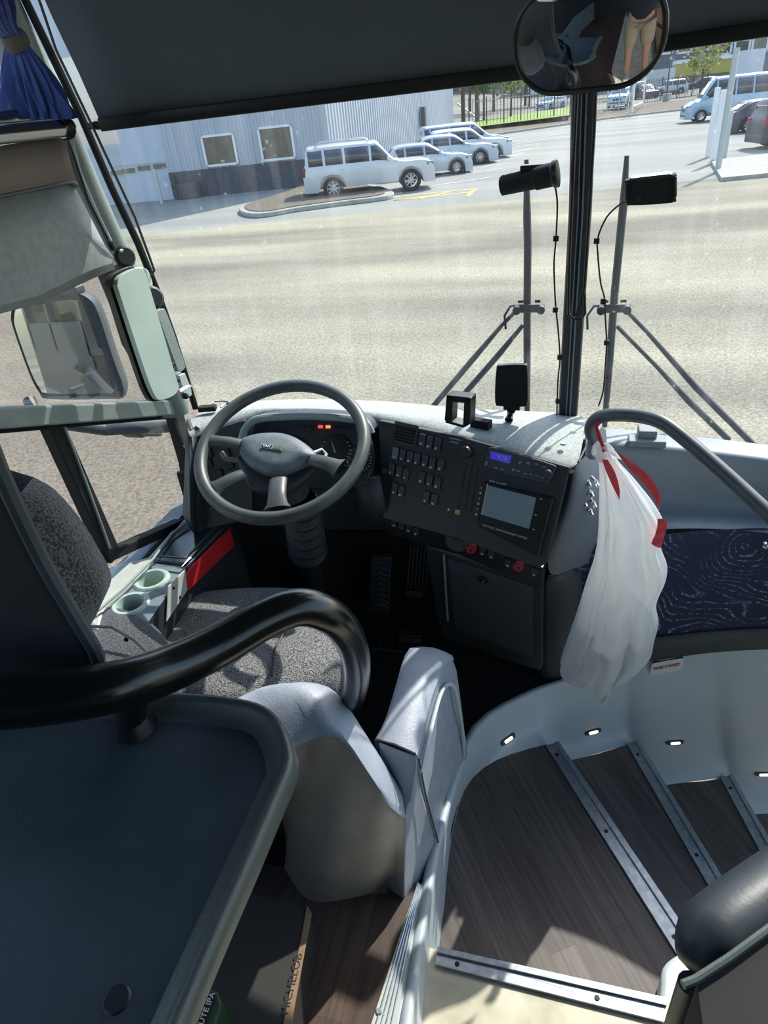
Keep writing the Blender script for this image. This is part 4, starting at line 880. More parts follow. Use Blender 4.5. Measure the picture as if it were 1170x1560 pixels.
# ================================================================== dashboard
db_ = thing('dashboard', 'wide grey driver dashboard with switch panel and speckled top', 'dashboard', V3((-.5,1.6,.3)))
bk = [(283,640,.84),(300,629,.84),(345,624,.84),(400,621,.84),(480,621,.84),(560,624,.83),(640,631,.82),(700,637,.815),(790,641,.81),(862,645,.80),(893,650,.80)]
ft = [(288,660,.83),(305,652,.83),(345,642,.83),(400,630,.83),(480,629,.83),(556,636,.82),(640,652,.81),(700,667,.805),(790,688,.80),(868,712,.79),(880,712,.785)]
Bk = resample([P(u, v, z=z) for u, v, z in bk], 30); Ft = resample([P(u, v, z=z) for u, v, z in ft], 30)
Bk2 = [p+V3((0,.16,-.04)) for p in Bk]; mid = [(p+q)/2+V3((0,0,.008)) for p, q in zip(Bk, Ft)]
dn = [p+V3((0,-.002,-.02)) for p in Ft]
MB().grid([Bk2, Bk, mid, Ft, dn]).build('dash_cover', 'dash_top', db_, sub=1)
# control panel face
CP = Fr(P(590,650,y=1.64), P(868,714,z=.785), P(585,792,y=1.55))
def face(fr, pix, d, nm, mt, par=db_, h=0, bv=.003): k = MB(); fr.poly(k, pix, d, h-d if d > 0 and False else h, None); return k.build(nm, mt, par, bevel=bv)
cp = face(CP, [(576,640),(700,665),(868,712),(862,740),(832,858),(820,866),(700,822),(583,790)], -.03, 'control_panel', 'darker')
# side bolster of the dash (grey, facing the aisle) down to the pillar
L1 = [P(868,712,z=.785), P(862,742,z=.70), P(846,800,y=1.475), P(831,856,y=1.49), P(838,876,y=1.5)]
L2 = [P(880,706,z=.79), P(876,745,y=1.47), P(862,800,y=1.48), P(850,860,y=1.5), P(852,874,y=1.52)]
L3 = [P(905,668,z=.80), P(915,745,y=1.62), P(915,800,y=1.65), P(905,840,y=1.66), P(900,855,y=1.67)]
L4 = [P(893,650,z=.80)+V3((.06,.1,0)), P(925,745,y=1.8), P(930,800,y=1.8), P(925,840,y=1.8), P(920,852,y=1.8)]
k = MB(); k.grid([L1, [a.lerp(b,.5)+V3((0,-.006,0)) for a, b in zip(L1, L2)], L2, [a.lerp(b, .5)+V3((.012,0,0)) for a, b in zip(L2, L3)], L3, L4]); k.build('side_bolster', 'bolster', db_, sub=1)
k = MB(); k.tube([P(881,704,z=.795), P(893,680,z=.80), P(893,650,z=.805)], .003, 6); k.build('seam', 'darker', db_)
k = MB(); k.lathe([(0,.004),(.006,.004),(.008,0)], P(858,677,z=.812), (0,0,1), 12); k.build('screw', 'galv', db_)
# pillar below the bolster
a0 = [(826,866,1.50),(845,880,1.50),(872,868,1.54),(895,855,1.62)]; a1 = [(826,950,1.58),(844,960,1.58),(868,950,1.62),(886,940,1.70)]; a2 = [(822,1018,1.67),(848,1028,1.67),(864,1022,1.70),(884,1010,1.78)]
g = [[P(u, v, y=y) for u, v, y in r] for r in (a0, a1, a2)]; g.append([V3((p.x,p.y,ZP)) for p in g[-1]]); MB().grid(g).build('corner_pillar', 'dark', db_, sub=1, solid=.01)
# left binnacle panel and side cheek
LP = Fr(P(300,665,y=1.58), P(372,645,y=1.62), P(300,790,y=1.50))
lp_ = face(LP, [(300,662),(372,640),(385,700),(385,790),(316,806),(292,792)], -.03, 'switch_panel', 'darker')
k = MB(); k.grid([[P(284,638,y=1.60), P(281,720,y=1.52), P(278,782,y=1.46), P(284,800,y=1.44)], [P(290,652,y=1.57), P(288,720,y=1.50), P(290,790,y=1.44), P(292,806,y=1.43)], [P(302,665,y=1.575), P(300,730,y=1.53), P(300,795,y=1.49), P(302,812,y=1.47)]]); k.build('side_cheek', 'dark', db_, solid=.012)
k = MB(); LP.disc(k, 300.5, 653, .010, .006, mt='galv'); LP.disc(k, 300.5, 653, .005, .008, mt='black'); k.build('power_socket', None, lp_)
for u, v in ((301,672),(302,682),(303,763),(323,774)): k = MB(); LP.disc(k, u, v, .006, .005); k.build('screw', 'dark', lp_)
for u, v in ((318,690),(318,705),(345,690),(350,708),(335,722)): k = MB(); LP.box(k, u, v, .022, .03, .008); k.build('switch', 'black', lp_, bevel=.003)
k = MB(); k.tube([P(u, v, z=.80) for u, v in ((294,662),(318,656),(335,645))], .014, 8); k.build('edge_roll', 'plastic_mid', db_)
k = MB(); k.prism([P(290,664,y=1.68), P(420,640,y=1.70), P(600,655,y=1.70), P(606,806,y=1.70), P(300,806,y=1.66)], (0,.03,0)); k.build('dash_core', 'darker', db_, smooth=False)
# instrument binnacle
IC = Fr(P(385,652,y=1.64), P(558,655,y=1.63), P(400,738,y=1.54))
ib = face(IC, spl([(378,665),(386,646),(410,640),(470,638),(530,642),(556,652),(566,690),(562,728),(540,742),(430,745),(392,735)], 3, closed=True), -.03, 'instrument_cluster', 'darker')
k = MB(); hood = [P(u, v, y=y) for u, v, y in spl([(368,672,1.565),(372,656,1.58),(383,643,1.588),(400,637,1.59),(450,634,1.59),(500,635,1.59),(545,640,1.585),(560,648,1.58),(566,660,1.575)], 5)]
k.tube(hood, .011, 10); k.build('binnacle_hood', 'plastic', ib)
k = MB(); back = [p+V3((0,.06,-.005)) for p in hood]; k.grid([hood, back]); k.build('binnacle_wall', 'dark', ib, solid=.006)
k = MB(); IC.box(k, 432, 659, .05, .025, .002); k.build('message_display', 'navy', ib)
for i, mt in enumerate(['led_off','black','black','led_red','led_orange','black','black','black']):
    k = MB(); IC.box(k, 453+i*11.5+(1 if i > 2 else 0), 649.5+.2*i, .014, .008, .003); k.build('warning_lamp', mt, ib, smooth=False)
def dial(u, v, r, par, fr=IC):
    k = MB(); fr.disc(k, u, v, r, .006, seg=32); o = k.build('gauge', 'black', par)
    c = fr.px(u, v)
    for i in range(19):
        t = math.radians(-40+i*14.4); q = MB(); r0 = r*.78; r1 = r*.93; mxx = fr.mx() @ Matrix.Rotation(t, 3, 'Z')
        q.box(c+fr.n*.0065+fr.x*math.cos(t)*(r0+r1)/2+fr.y*math.sin(t)*(r0+r1)/2*(1 if fr.y.z < 9 else 1), (r1-r0, .0016, .001), mx=Matrix((fr.x*math.cos(t)+fr.y*math.sin(t), fr.x*-math.sin(t)+fr.y*math.cos(t), fr.n)).transposed()); q.build('tick', 'mark', o, smooth=False)
    q = MB(); q.prism([c+fr.n*.007+fr.x*.003, c+fr.n*.007-fr.x*.003, c+fr.n*.007-fr.y*r*.7-fr.x*r*.3], fr.n*.001); q.build('needle', 'mark', o, smooth=False)
dial(512, 690, .055, ib); dial(548, 700, .042, ib); dial(450, 690, .05, ib)
k = MB(); IC.disc(k, 535, 722, .012, .006); IC.disc(k, 541, 718, .008, .006); k.build('knob_cluster', 'dark', ib)
# air vent + switches on the control panel
k = MB(); CP.box(k, 618, 661, .075, .062, .004); vt = k.build('air_vent', 'dark', cp, bevel=.004)
for i in range(6):
    k = MB(); a_, b_ = CP.ab(618, 661); k.box(CP.at(a_, b_+(i-2.5)*.0085, .006), (.062,.004,.006), mx=CP.mx()); k.build('vent_slat', 'matte_black', vt, smooth=False)
sw = [(644,670),(655,674),(667,677),  (603,690),(614,693),(625,696),(636,699),(648,702),(659,706),(672,708),  (597,714),(609,718),(619,722),  (643,727),(655,731),(667,735),  (602,744),(612,748),  (650,757),(662,761)]
for i, (u, v) in enumerate(sw):
    k = MB(); CP.box(k, u, v, .0185, .034, .007); s_ = k.build('switch', 'dark' if i % 3 else 'plastic_mid' if i in (3,) else 'dark', cp, bevel=.002)
    k = MB(); CP.box(k, u-1.5, v+5.5, .007, .006, .0006, h=.0072) if i % 2 else CP.disc(k, u-1.5, v+5.5, .0035, .0006, h=.0072, seg=8); k.build('legend', 'mark', s_, smooth=False)
for u, v, r, mt in ((711,688,.017,'maroon'),(589,717,.010,'black')):
    k = MB(); CP.disc(k, u, v, r, .016); kn = k.build('round_knob', mt, cp)
k = MB(); CP.box(k, 697.5, 779.5, .015, .014, .004); k.build('yellow_button', 'amber', cp, bevel=.002)
k = MB(); CP.box(k, 684, 776, .007, .007, .004); k.build('white_button', 'mark', cp, bevel=.002)
for u, v, w_ in ((694,669,.034),(692,674,.024)): k = MB(); CP.box(k, u, v, w_, .0022, .0006); k.build('legend', 'mark', cp, smooth=False)
for i in range(3):
    k = MB(); k.prism([CP.px(710+i*9-.7*0, 705+i*3, 0), CP.px(711+i*9, 705.3+i*3, 0), CP.px(700+i*9, 775+i*3, 0), CP.px(699+i*9, 774.7+i*3, 0)], CP.n*.001); k.build('panel_groove', 'black', cp, smooth=False)
# radio
rd = MB(); CP.poly(rd, spl([(745,682),(760,683),(800,694),(845,708),(847,715),(838,733),(832,736),(790,728),(740,712),(739,706)], 2, closed=True), .006); rdo = rd.build('radio', 'dark', cp, bevel=.003)
k = MB(); CP.poly(k, [(749,687),(781,694),(777,706),(748,698)], .001, .0065); k.build('display', 'lcd', rdo, smooth=False)
text('9:28', .016, 'mark', rdo, CP.px(765,697,.0080), CP.px(785,702)-CP.px(765,697), CP.px(765,690)-CP.px(763,700))
for u, v in ((794,703),(806,706),(819,707),(830,711),(757,712),(766,714),(784,715),(791,717),(801,721),(810,722),(819,724),(827,727),(741,707)):
    k = MB(); CP.box(k, u, v, .010, .0042, .002, h=.006); k.build('button', 'plastic_mid', rdo, bevel=.001)
for u, v in ((743,704),(783,715),(791,717),(793,705),(806,704)):
    k = MB(); CP.box(k, u, v, .004, .003, .001, h=.0085); k.build('legend', 'mark', rdo, smooth=False)
k = MB(); CP.disc(k, 836, 722, .013, .01, h=.005); k.build('volume_knob', 'dark', rdo)
# navigation / camera screen
ns = MB(); CP.poly(ns, [(741,738),(822,755),(850,765),(824,842),(806,836),(734,797)] if False else [(738,734),(845,758),(822,846),(730,800)], .012); nso = ns.build('screen_unit', 'black', cp, bevel=.004)
k = MB(); CP.poly(k, [(744,738),(819,757),(808,804),(735,782)], .0012, .0122); k.build('screen', 'screen', nso, smooth=False)
k = MB(); k.tube([CP.px(743,737,.014), CP.px(734,783,.014)], .0018, 5); k.build('screen_edge', 'galv', nso)
text('VDO  CV-6690', .0075, 'mark', nso, CP.px(758,735.5,.0124), CP.px(780,740)-CP.px(758,735), CP.px(758,725)-CP.px(756,735))
text('VAN HOOL ENTERTAINMENT SYSTEM', .0075, 'mark', nso, CP.px(768,810,.0125), CP.px(800,820)-CP.px(768,810), CP.px(768,800)-CP.px(765,810))
for i in range(6): k = MB(); CP.disc(k, 736-1.6*i, 742+i*8, .0032, .002, h=.012, seg=8); k.build('button', 'mark' if i % 2 else 'plastic_mid', nso)
for u, v in ((826,759),(818,783),(815,805)): k = MB(); CP.box(k, u, v, .006, .0025, .001, h=.012); k.build('legend', 'mark', nso, smooth=False)
# lower switch row: from knee height left to the bolster
LF = Fr(P(590,795,y=1.56), P(828,862,y=1.49), P(590,830,y=1.565))
lf = face(LF, [(586,792),(700,822),(828,866),(826,898),(700,846),(650,832),(588,812)], -.03, 'lower_switch_row', 'black')
k = MB(); LF.disc(k, 697, 823, .034, .014, seg=28); tq = k.build('round_meter', 'dark', lf)
k = MB(); LF.box(k, 699, 821, .03, .02, .002, h=.0145); k.build('display', 'lcd_dim', tq, smooth=False)
for u, v in ((719,833),(791,860)):
    k = MB(); LF.disc(k, u, v, .015, .016); o = k.build('red_knob', 'red_dim', lf); k = MB(); LF.disc(k, u+1, v, .005, .003, h=.0165, seg=10); k.build('knob_centre', 'maroon', o)
for u, v in ((735,838),(749,843),(774,856),(814,870),(601,795),(612,799),(623,803),(634,808)):
    k = MB(); LF.box(k, u, v, .018, .026, .006); o = k.build('switch', 'darker', lf, bevel=.002); k = MB(); LF.box(k, u, v+4, .0055, .006, .0006, h=.0062); k.build('legend', 'red_dim' if u == 612 else 'mark', o, smooth=False)
# storage door under the panel
DP = Fr(P(655,838,y=1.57), P(826,895,y=1.50), P(676,975,y=1.67))
dr = face(DP, [(648,832),(826,893),(824,1022),(790,1012),(676,972),(666,940)], -.025, 'storage_door', 'darker')
k = MB(); DP.poly(k, [(682,850),(812,893),(812,1000),(694,958)], .004); k.build('raised_panel', 'dark', dr, bevel=.004)
k = MB(); k.tube([DP.px(676,845,.004), DP.px(679,900,.004), DP.px(682,945,.004)], .004, 6); k.build('edge_bead', 'plastic_mid', dr)
k = MB(); DP.disc(k, 737, 881, .014, .008, h=.003); lk = k.build('lock', 'black', dr); k = MB(); DP.box(k, 738, 882, .003, .010, .002, h=.011); k.build('key_slot', 'galv', lk)
# knee area under the column
k = MB(); k.prism([P(330,800,y=1.72), P(600,800,y=1.72), P(660,830,y=1.72), P(665,960,y=1.85), P(300,960,y=1.85)], (0,.03,0)); k.build('knee_panel', 'matte_black', db_, smooth=False)
k = MB(); k.grid([[P(540,735,y=1.54), P(578,728,y=1.55)], [P(545,770,y=1.54), P(586,770,y=1.55)], [P(548,800,y=1.56), P(592,806,y=1.57)]]); k.build('column_cover', 'darker', db_, solid=.02)
# instruments on the top
sd = thing('swivel_display', 'black tablet shaped device standing on a swivel foot on the dash', 'device', P(776,632,z=.81))
o = P(779,590,y=1.73); fr = Fr(P(757,558,y=1.735), P(802,559,y=1.725), P(756,618,y=1.73))
k = MB(); k.prism([fr.px(u, v) for u, v in spl([(756,562),(762,557),(797,556),(803,562),(804,600),(803,616),(796,620),(763,619),(754,612)], 3, closed=True)], fr.n*-.018); k.build('body', 'black', sd, bevel=.005)
k = MB(); fr.box(k, 779, 622, .045, .012, .012, h=-.012); k.tube([fr.px(779,624,-.006), P(777,632,y=1.74), P(775,640,z=.815)], [.013,.008,.012], 10); k.build('foot', 'black', sd)
eb = thing('empty_bracket', 'black metal cradle frame with an open middle on the dash', 'bracket', P(697,640,z=.82))
fb = Fr(P(680,603,y=1.62), P(716,607,y=1.61), P(678,640,y=1.615))
for q in (((680,602),(716,606),(716,615),(680,612)), ((680,602),(690,604),(688,643),(677,641)), ((707,606),(717,607),(716,643),(705,648))):
    k = MB(); k.prism([fb.px(u, v) for u, v in q], V3((.01,.035,0))); k.build('bracket_side', 'black', eb, bevel=.0015)
k = MB(); k.prism([fb.px(u, v)+V3((0,0,.0)) for u, v in ((679,640),(706,648),(716,643),(715,647),(706,652),(678,644))], V3((.01,.035,0))); k.build('base', 'black', eb, bevel=.001)
k = MB(); p = P(733,645,z=.825); k.box(p, (.058,.026,.024), rz=-.35); tag(k.build('sensor_box', 'matte_black', bevel=.003), 'small flat black box lying right of the open bracket', 'box')
k = MB(); p = P(316,622,z=.855); k.box(p, (.055,.026,.016), rz=.25); o = tag(k.build('toll_tag', 'matte_black', bevel=.003), 'small black box with a thin cable at the left end of the dash', 'box')
k = MB(); k.tube([P(u, v, z=.86) for u, v in ((318,617),(326,612),(340,611),(347,612))], .0018, 5); k.build('cable', 'black', o)
k = MB(); k.tube([P(u, v, z=.86) for u, v in ((336,621),(344,615),(352,614),(348,620))], .003, 5); tag(k.build('cable_clip', 'black'), 'loose black cable end behind the steering wheel rim', 'clip')

# ================================================================== steering wheel
WC = V3((-.725, 1.43, .835)); tl = math.radians(25); Wn = V3((0.05,-math.sin(tl),math.cos(tl))).normalized()
WC = P(429,682,t=1.74)
sw_ = thing('steering_wheel', 'large dark four spoke steering wheel', 'steering wheel', WC)
wx = V3((1,0,0)); wx = (wx-Wn*wx.dot(Wn)).normalized(); wyy = Wn.cross(wx); RW = .222
k = MB(); rim_ = [WC+wx*math.cos(t)*RW+wyy*math.sin(t)*RW for t in [2*PI*i/72 for i in range(72)]]; k.tube(rim_, .0175, 14, closed=True); k.build('rim', 'wheel_leather', sw_)
def wp(u, v, h=0): return on_plane(u, v, WC+Wn*h, Wn)
hubp = spl([(366,672),(380,666),(400,662),(430,662),(455,670),(475,684),(484,696),(478,702),(462,708),(445,716),(425,722),(405,721),(385,712),(370,698),(364,684)], 3, closed=True)
hp_ = [wp(u, v, -.015) for u, v in hubp]; hc = sum(hp_, V3())/len(hp_)
k = MB(); k.grid([[hc+(p-hc)*.6-Wn*.05 for p in hp_], [p-Wn*.02 for p in hp_], hp_, [hc+(p-hc)*.93+Wn*.012 for p in hp_], [hc+(p-hc)*.6+Wn*.02 for p in hp_], [hc+Wn*.022]*len(hp_)], closed=True); hb_ = k.build('hub_pad', 'hub', sw_, ang=60)
k = MB(); lo = [wp(u, v, -.03) for u, v in spl([(362,690),(372,720),(380,740),(420,748),(450,738),(480,712),(484,700),(440,690)], 3, closed=True)]; k.prism(lo, Wn*-.03); k.build('hub_base', 'darker', sw_, bevel=.008)
def spoke(a, b, w0, w1):
    pa, pb = wp(*a, -.01), wp(*b, 0); d = (pb-pa).normalized(); n = Wn.cross(d); rows = []
    for f in (0,.15,.4,.65,.85,1):
        c = pa.lerp(pb, f)+Wn*.006*math.sin(PI*f); w_ = w0+(w1-w0)*f; w_ = w_*(1+.5*max(0, f-.8)*5); rows.append([c+n*math.cos(t)*w_+Wn*math.sin(t)*.011 for t in [2*PI*i/12 for i in range(12)]])
    k = MB(); k.grid(rows, closed=True); k.build('spoke', 'wheel_leather', sw_)
spoke((368,678),(318,672),.018,.016); spoke((372,722),(327,745),.017,.019); spoke((424,730),(422,775),.024,.024); spoke((474,700),(518,714),.018,.022)
em_ = MB(); eo = wp(414,681,.009); ex = (wp(428,683,.009)-wp(401,679,.009)).normalized(); ey = Wn.cross(ex)
mxE = Matrix((ex, ey, Wn)).transposed()
em_.box(eo-ex*.0145, (.033,.014,.002), mx=mxE, mt='galv'); em_.box(eo-ex*.0145+Wn*.0007, (.029,.010,.002), mx=mxE, mt='black'); em_.box(eo+ex*.017, (.030,.014,.002), mx=mxE, mt='gold'); em_.box(eo+ex*.016+Wn*.0007, (.023,.010,.002), mx=mxE, mt='hub')
emo = em_.build('emblem', None, sw_, smooth=False); text('VAN', .0105, 'white', emo, eo-ex*.0145+Wn*.0019, ex, ey, depth=.0002, bold=.0003)
sc_ = thing('steering_column', 'dark steering column with a pleated rubber boot', 'steering column', P(460,900,y=1.7))
k = MB(); ax0 = hc-Wn*.08; ax1 = P(462,800,y=1.50); axd = (ax1-ax0).normalized(); k.tube([hc-Wn*.04, ax0, ax0.lerp(ax1,.4)], [.05,.045,.05], 16); k.build('shroud', 'darker', sc_)
k = MB(); a, b = P(458,762,y=1.46), P(470,845,y=1.56); pr2 = []
L = (b-a).length
for i in range(13): pr2.append((.046+.009*(i % 2)+.008*i/12, L*i/12))
k.lathe(pr2, a, (b-a), 20); k.build('boot', 'darker', sc_)
k = MB(); k.tube([b, P(480,900,y=1.68), P(490,960,z=ZP)], .035, 12); k.build('shaft', 'matte_black', sc_)
k = MB(); k.tube([wp(478,690,-.03), wp(490,685,-.045), wp(497,692,-.045), wp(494,700,-.04)], .005, 8); k.build('stalk_ring', 'galv', sc_)
k = MB(); k.tube([hc-Wn*.06, wp(345,700,-.08), wp(338,690,-.08)], .008, 8); k.build('stalk', 'dark', sc_)

# pedals
ap = thing('accelerator_pedal', 'ribbed accelerator pedal with bright metal strips', 'pedal', P(628,960,z=ZP))
FP = Fr(P(622,832,y=1.72), P(656,832,y=1.72), P(610,945,z=ZP+.05))
k = MB(); k.prism([FP.px(u, v) for u, v in ((623,832),(656,832),(650,946),(612,944))], FP.n*-.02); k.build('pad', 'black', ap, bevel=.003)
for i in range(6):
    f0 = .1+i*.16
    for (v0, v1) in ((834,896),(912,940)):
        t0 = (v0-832)/113; t1 = (v1-832)/113; x0 = (623+f0*33)+(612+f0*38-(623+f0*33))*t0; x1 = (623+f0*33)+(612+f0*38-(623+f0*33))*t1
        k = MB(); k.prism([FP.px(x0-1, v0), FP.px(x0+1.1, v0), FP.px(x1+1.1, v1), FP.px(x1-1, v1)], FP.n*.003); k.build('metal_strip', 'alu', ap, smooth=False)
k = MB(); k.prism([FP.px(u, v) for u, v in ((620,900),(645,901),(644,909),(618,907))], FP.n*.003); k.build('metal_plate', 'alu', ap, smooth=False)
k = MB(); k.prism([P(u, v, z=ZP+.03) for u, v in ((612,948),(645,950),(640,975),(606,972))], (0,0,-.03)); k.build('heel_base', 'dark', ap, bevel=.004)
for i in range(3): k = MB(); k.tube([P(610, 955+i*6, z=ZP+.034), P(642, 957+i*6, z=ZP+.034)], .0025, 5); k.build('heel_rib', 'dark', ap)
bp_ = thing('brake_pedal', 'dark rubber brake pedal left of the accelerator', 'pedal', P(570,930,z=ZP))
FB = Fr(P(565,860,y=1.68), P(594,860,y=1.68), P(562,930,y=1.72))
k = MB(); k.prism([FB.px(u, v) for u, v in ((566,850),(596,850),(592,935),(560,932))], FB.n*-.02); bo = k.build('pad', 'darker', bp_, bevel=.004)
for i in range(9): k = MB(); k.tube([FB.px(565, 862+i*8,.002), FB.px(578, 856+i*8,.002), FB.px(592, 862+i*8,.002)], .0025, 5); k.build('tread_rib', 'dark', bo)
k = MB(); k.tube([FB.px(578,860,-.02), P(585,820,y=1.85)], .015, 8); k.build('arm', 'matte_black', bp_)
fm = MB(); fm.prism([P(u, v, z=ZP+.003) for u, v in ((520,930),(680,960),(700,1010),(560,1010),(480,970))], (0,0,.008)); fmo = tag(fm.build('floor_mat', 'rubber', smooth=False), 'ribbed black rubber mat under the pedals', 'mat')
k = MB(); k.tube([P(566,988,z=ZP+.012), P(616,994,z=ZP+.012)], .006, 6); k.build('front_edge', 'dark', fmo)
for i in range(12): k = MB(); k.tube([P(540+i*11, 945+i*1.6, z=ZP+.012), P(548+i*10, 985+i*1.6, z=ZP+.012)], .003, 5); k.build('rib', 'darker', fmo)

# ================================================================== left side console
cs = thing('side_console', 'low console with cup holders and a dark glass lid left of the driver seat', 'console', P(240,900,z=.2))
ZC = .52
out = [(357,788),(284,864),(255,950),(200,985),(150,945),(160,925),(232,852),(282,794)]
k = MB(); top_ = [P(u, v, z=ZC) for u, v in ((357,788),(284,864),(228,945),(190,1000),(130,960),(160,925),(232,855),(283,792))]
cups = [P(u, v, z=ZC) for u, v in ((231,884),(199,921))]
holes = [[c+V3((math.cos(2*PI*i/28)*.038, math.sin(2*PI*i/28)*.038, 0)) for i in range(28)] for c in cups]
bm_ = bmesh.new(); ee = []
for lp2 in [top_]+holes:
    vs = [bm_.verts.new(p) for p in lp2]; ee += [bm_.edges.new((vs[i], vs[(i+1) % len(vs)])) for i in range(len(vs))]
bmesh.ops.triangle_fill(bm_, use_beauty=True, use_dissolve=False, edges=ee); bm_.verts.index_update()
k.add([v.co.copy() for v in bm_.verts], [tuple(v.index for v in f.verts) for f in bm_.faces]); bm_.free(); k.build('top_plate', 'plastic_mid', cs, smooth=False)
k = MB(); k.grid([top_, [p-V3((0,0,.012)) for p in top_], [p-V3((0,0,.45)) for p in top_]], closed=True); k.build('body', 'darker', cs, smooth=False)
k = MB(); ld = [P(u, v, z=ZC+.002) for u, v in ((229,857),(281,795),(352,791),(283,862))]; k.prism(ld, (0,0,.01)); ldo = k.build('lid', 'lid', cs, bevel=.004)
cl_ = sum(ld, V3())/4; k = MB(); q = [cl_+(p-cl_)*.82+V3((0,0,.011)) for p in ld]; k.tube(resample(q+[q[0]], 40)[:-1], .0025, 6, closed=True); k.build('lid_groove', 'dark', ldo)
k = MB(); k.tube([P(230,859,z=ZC+.012), P(277,865,z=ZC+.012), P(290,850,z=ZC+.012)], .0035, 6); k.build('lid_trim', 'steel', ldo)
for u, v in ((231,884),(199,921)):
    c = P(u, v, z=ZC); k = MB(); k.lathe([(.034,-.08),(.036,-.002),(.038,.006),(.046,.007),(.051,.003),(.052,0)], c, (0,0,1), 32); ch = k.build('cup_holder', 'pale', cs, solid=.0)
    k = MB(); k.lathe([(0,-.078),(.035,-.078)], c, (0,0,1), 32); k.build('cup_bottom', 'dark', ch)
    k = MB(); k.lathe([(0,.0035),(.037,.0035)], c, (0,0,1), 32); k.build('cup_shadow_disc', 'darker', ch) if False else None
SF = Fr(P(284,864,z=ZC), P(357,788,z=ZC), P(292,905,z=ZC-.12)); 
e0, e1 = P(284,864,z=ZC), P(357,788,z=ZC); ed_ = (e1-e0).normalized(); en = V3((ed_.y,-ed_.x,0)); 
def sp(u, v, h=.004): return on_plane(u, v, e0+en*h, en)
k = MB(); k.prism([sp(u, v) for u, v in ((290,863),(348,804),(356,830),(284,900),(277,880))], en*.006); k.build('red_side', 'red', cs, bevel=.002)
e2, e3 = P(228,945,z=ZC), P(284,864,z=ZC); ed2 = (e3-e2).normalized(); en2 = V3((ed2.y,-ed2.x,0))
def sp2(u, v, h=.004): return on_plane(u, v, e2+en2*h, en2)
k = MB(); k.prism([sp2(u, v) for u, v in ((255,893),(281,867),(284,899),(252,948))], en2*.004); ws = k.build('white_side', 'cream', cs, bevel=.002)
for u, v in ((264,896),(274,910)): k = MB(); k.lathe([(0,.003),(.004,.003),(.005,0)], sp2(u, v, .008), en2, 8); k.build('screw', 'black', ws)

# ================================================================== driver's seat
se = thing('driver_seat', 'dark speckled cloth driver seat seen from behind, cushion in the sun', 'seat', V3((-.8,.85,ZP)))
# cushion from pixel outlines at z
def loft_z(pix, z0, z1, nm, mt, par, puff=.02):
    q = spl(pix, 4, closed=True); a = [P(u, v, z=z1) for u, v in q]; c = sum(a, V3())/len(a); k = MB()
    k.grid([[V3((c.x+(p.x-c.x)*s, c.y+(p.y-c.y)*s, z)) for p in a] for s, z in ((.9,z0),(1.0,z0+.02),(1.02,(z0+z1)/2),(1.0,z1-.02),(.96,z1),(.8,z1+puff*.7),(.5,z1+puff),(.05,z1+puff))], closed=True)
    return k.build(nm, mt, par, ang=70)
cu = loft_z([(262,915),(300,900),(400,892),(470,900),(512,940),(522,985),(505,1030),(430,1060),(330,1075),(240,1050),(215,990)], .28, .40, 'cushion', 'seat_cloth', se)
k = MB(); k.tube([P(u, v, z=.425) for u, v in ((414,1030),(418,990),(440,950),(478,915))], .003, 5); k.build('seam', 'black', cu)
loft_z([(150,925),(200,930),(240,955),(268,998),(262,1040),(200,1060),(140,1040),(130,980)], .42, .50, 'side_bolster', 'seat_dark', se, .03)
k = MB(); k.tube([P(135,954,z=.58), P(170,955,z=.575), P(205,975,z=.56), P(240,1010,z=.54)], .004, 6); k.build('piping', 'dark', se)
k = MB(); k.box(V3((-.8,1.0,.12)), (.4,.4,.3)); k.build('pedestal', 'matte_black', se, bevel=.02)
# backrest: fabric body and hard shell behind
brp = [(26,758),(60,778),(100,822),(130,868),(150,905),(150,930),(130,960),(90,980)]
def col(y, x0, zz): return [V3((x0, y, zz))]
k = MB(); fpts = [P(u, v, y=.66) for u, v in spl(brp, 3)]; L_pts = [V3((-1.12, p.y, p.z)) for p in fpts]
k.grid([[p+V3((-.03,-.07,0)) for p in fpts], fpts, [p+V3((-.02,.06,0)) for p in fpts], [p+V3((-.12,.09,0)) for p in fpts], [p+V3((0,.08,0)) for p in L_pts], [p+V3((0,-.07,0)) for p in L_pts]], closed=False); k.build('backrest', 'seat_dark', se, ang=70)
sh = [(-60,560),(0,718),(62,850),(120,950),(148,1000),(142,1030),(110,1045)]
k = MB(); sp_ = [P(u, v, y=.52) for u, v in spl(sh, 3)]
k.grid([[p+V3((-.02,.02,0)) for p in sp_], sp_, [p+V3((-.015,-.01,0)) for p in sp_], [V3((-1.2, p.y, p.z)) for p in sp_]]); k.build('back_shell', 'darker', se, ang=60)
k = MB(); k.tube([p+V3((0,.0,0)) for p in sp_], .010, 8); k.build('shell_edge', 'dark', se)

# ================================================================== tray desk behind the seat
ZT = .90
tr = thing('tray_desk', 'big dark green grey tray desk with a raised worn rim, bottom left', 'desk', P(200,1300,z=.3))
ol = [(-500,1080),(-250,1062),(0,1052),(150,1048),(260,1052),(330,1056),(395,1068),(428,1092),(446,1135),(446,1165),(430,1205),(385,1310),(345,1400),(300,1505),(255,1620),(200,1800)]
tp = [P(u, v, z=ZT) for u, v in spl(ol, 4)]; ctr = P(60,1350,z=ZT)
def off(pts, d, dz):
    o = []
    for i, p in enumerate(pts):
        t = (pts[min(i+1, len(pts)-1)]-pts[max(i-1, 0)]); n = V3((t.y,-t.x,0)).normalized(); 
        o.append(p+n*d+V3((0,0,dz)))
    return o
rows = [off(tp, .004, -.034), off(tp, -.002, -.028), off(tp, 0, -.012), off(tp, .004, 0), off(tp, .010, .002), off(tp, .017, -.004), off(tp, .023, -.018), off(tp, .045, -.022)]
k = MB(); k.grid(rows); k.build('rim', 'tray_rim', tr, ang=75)
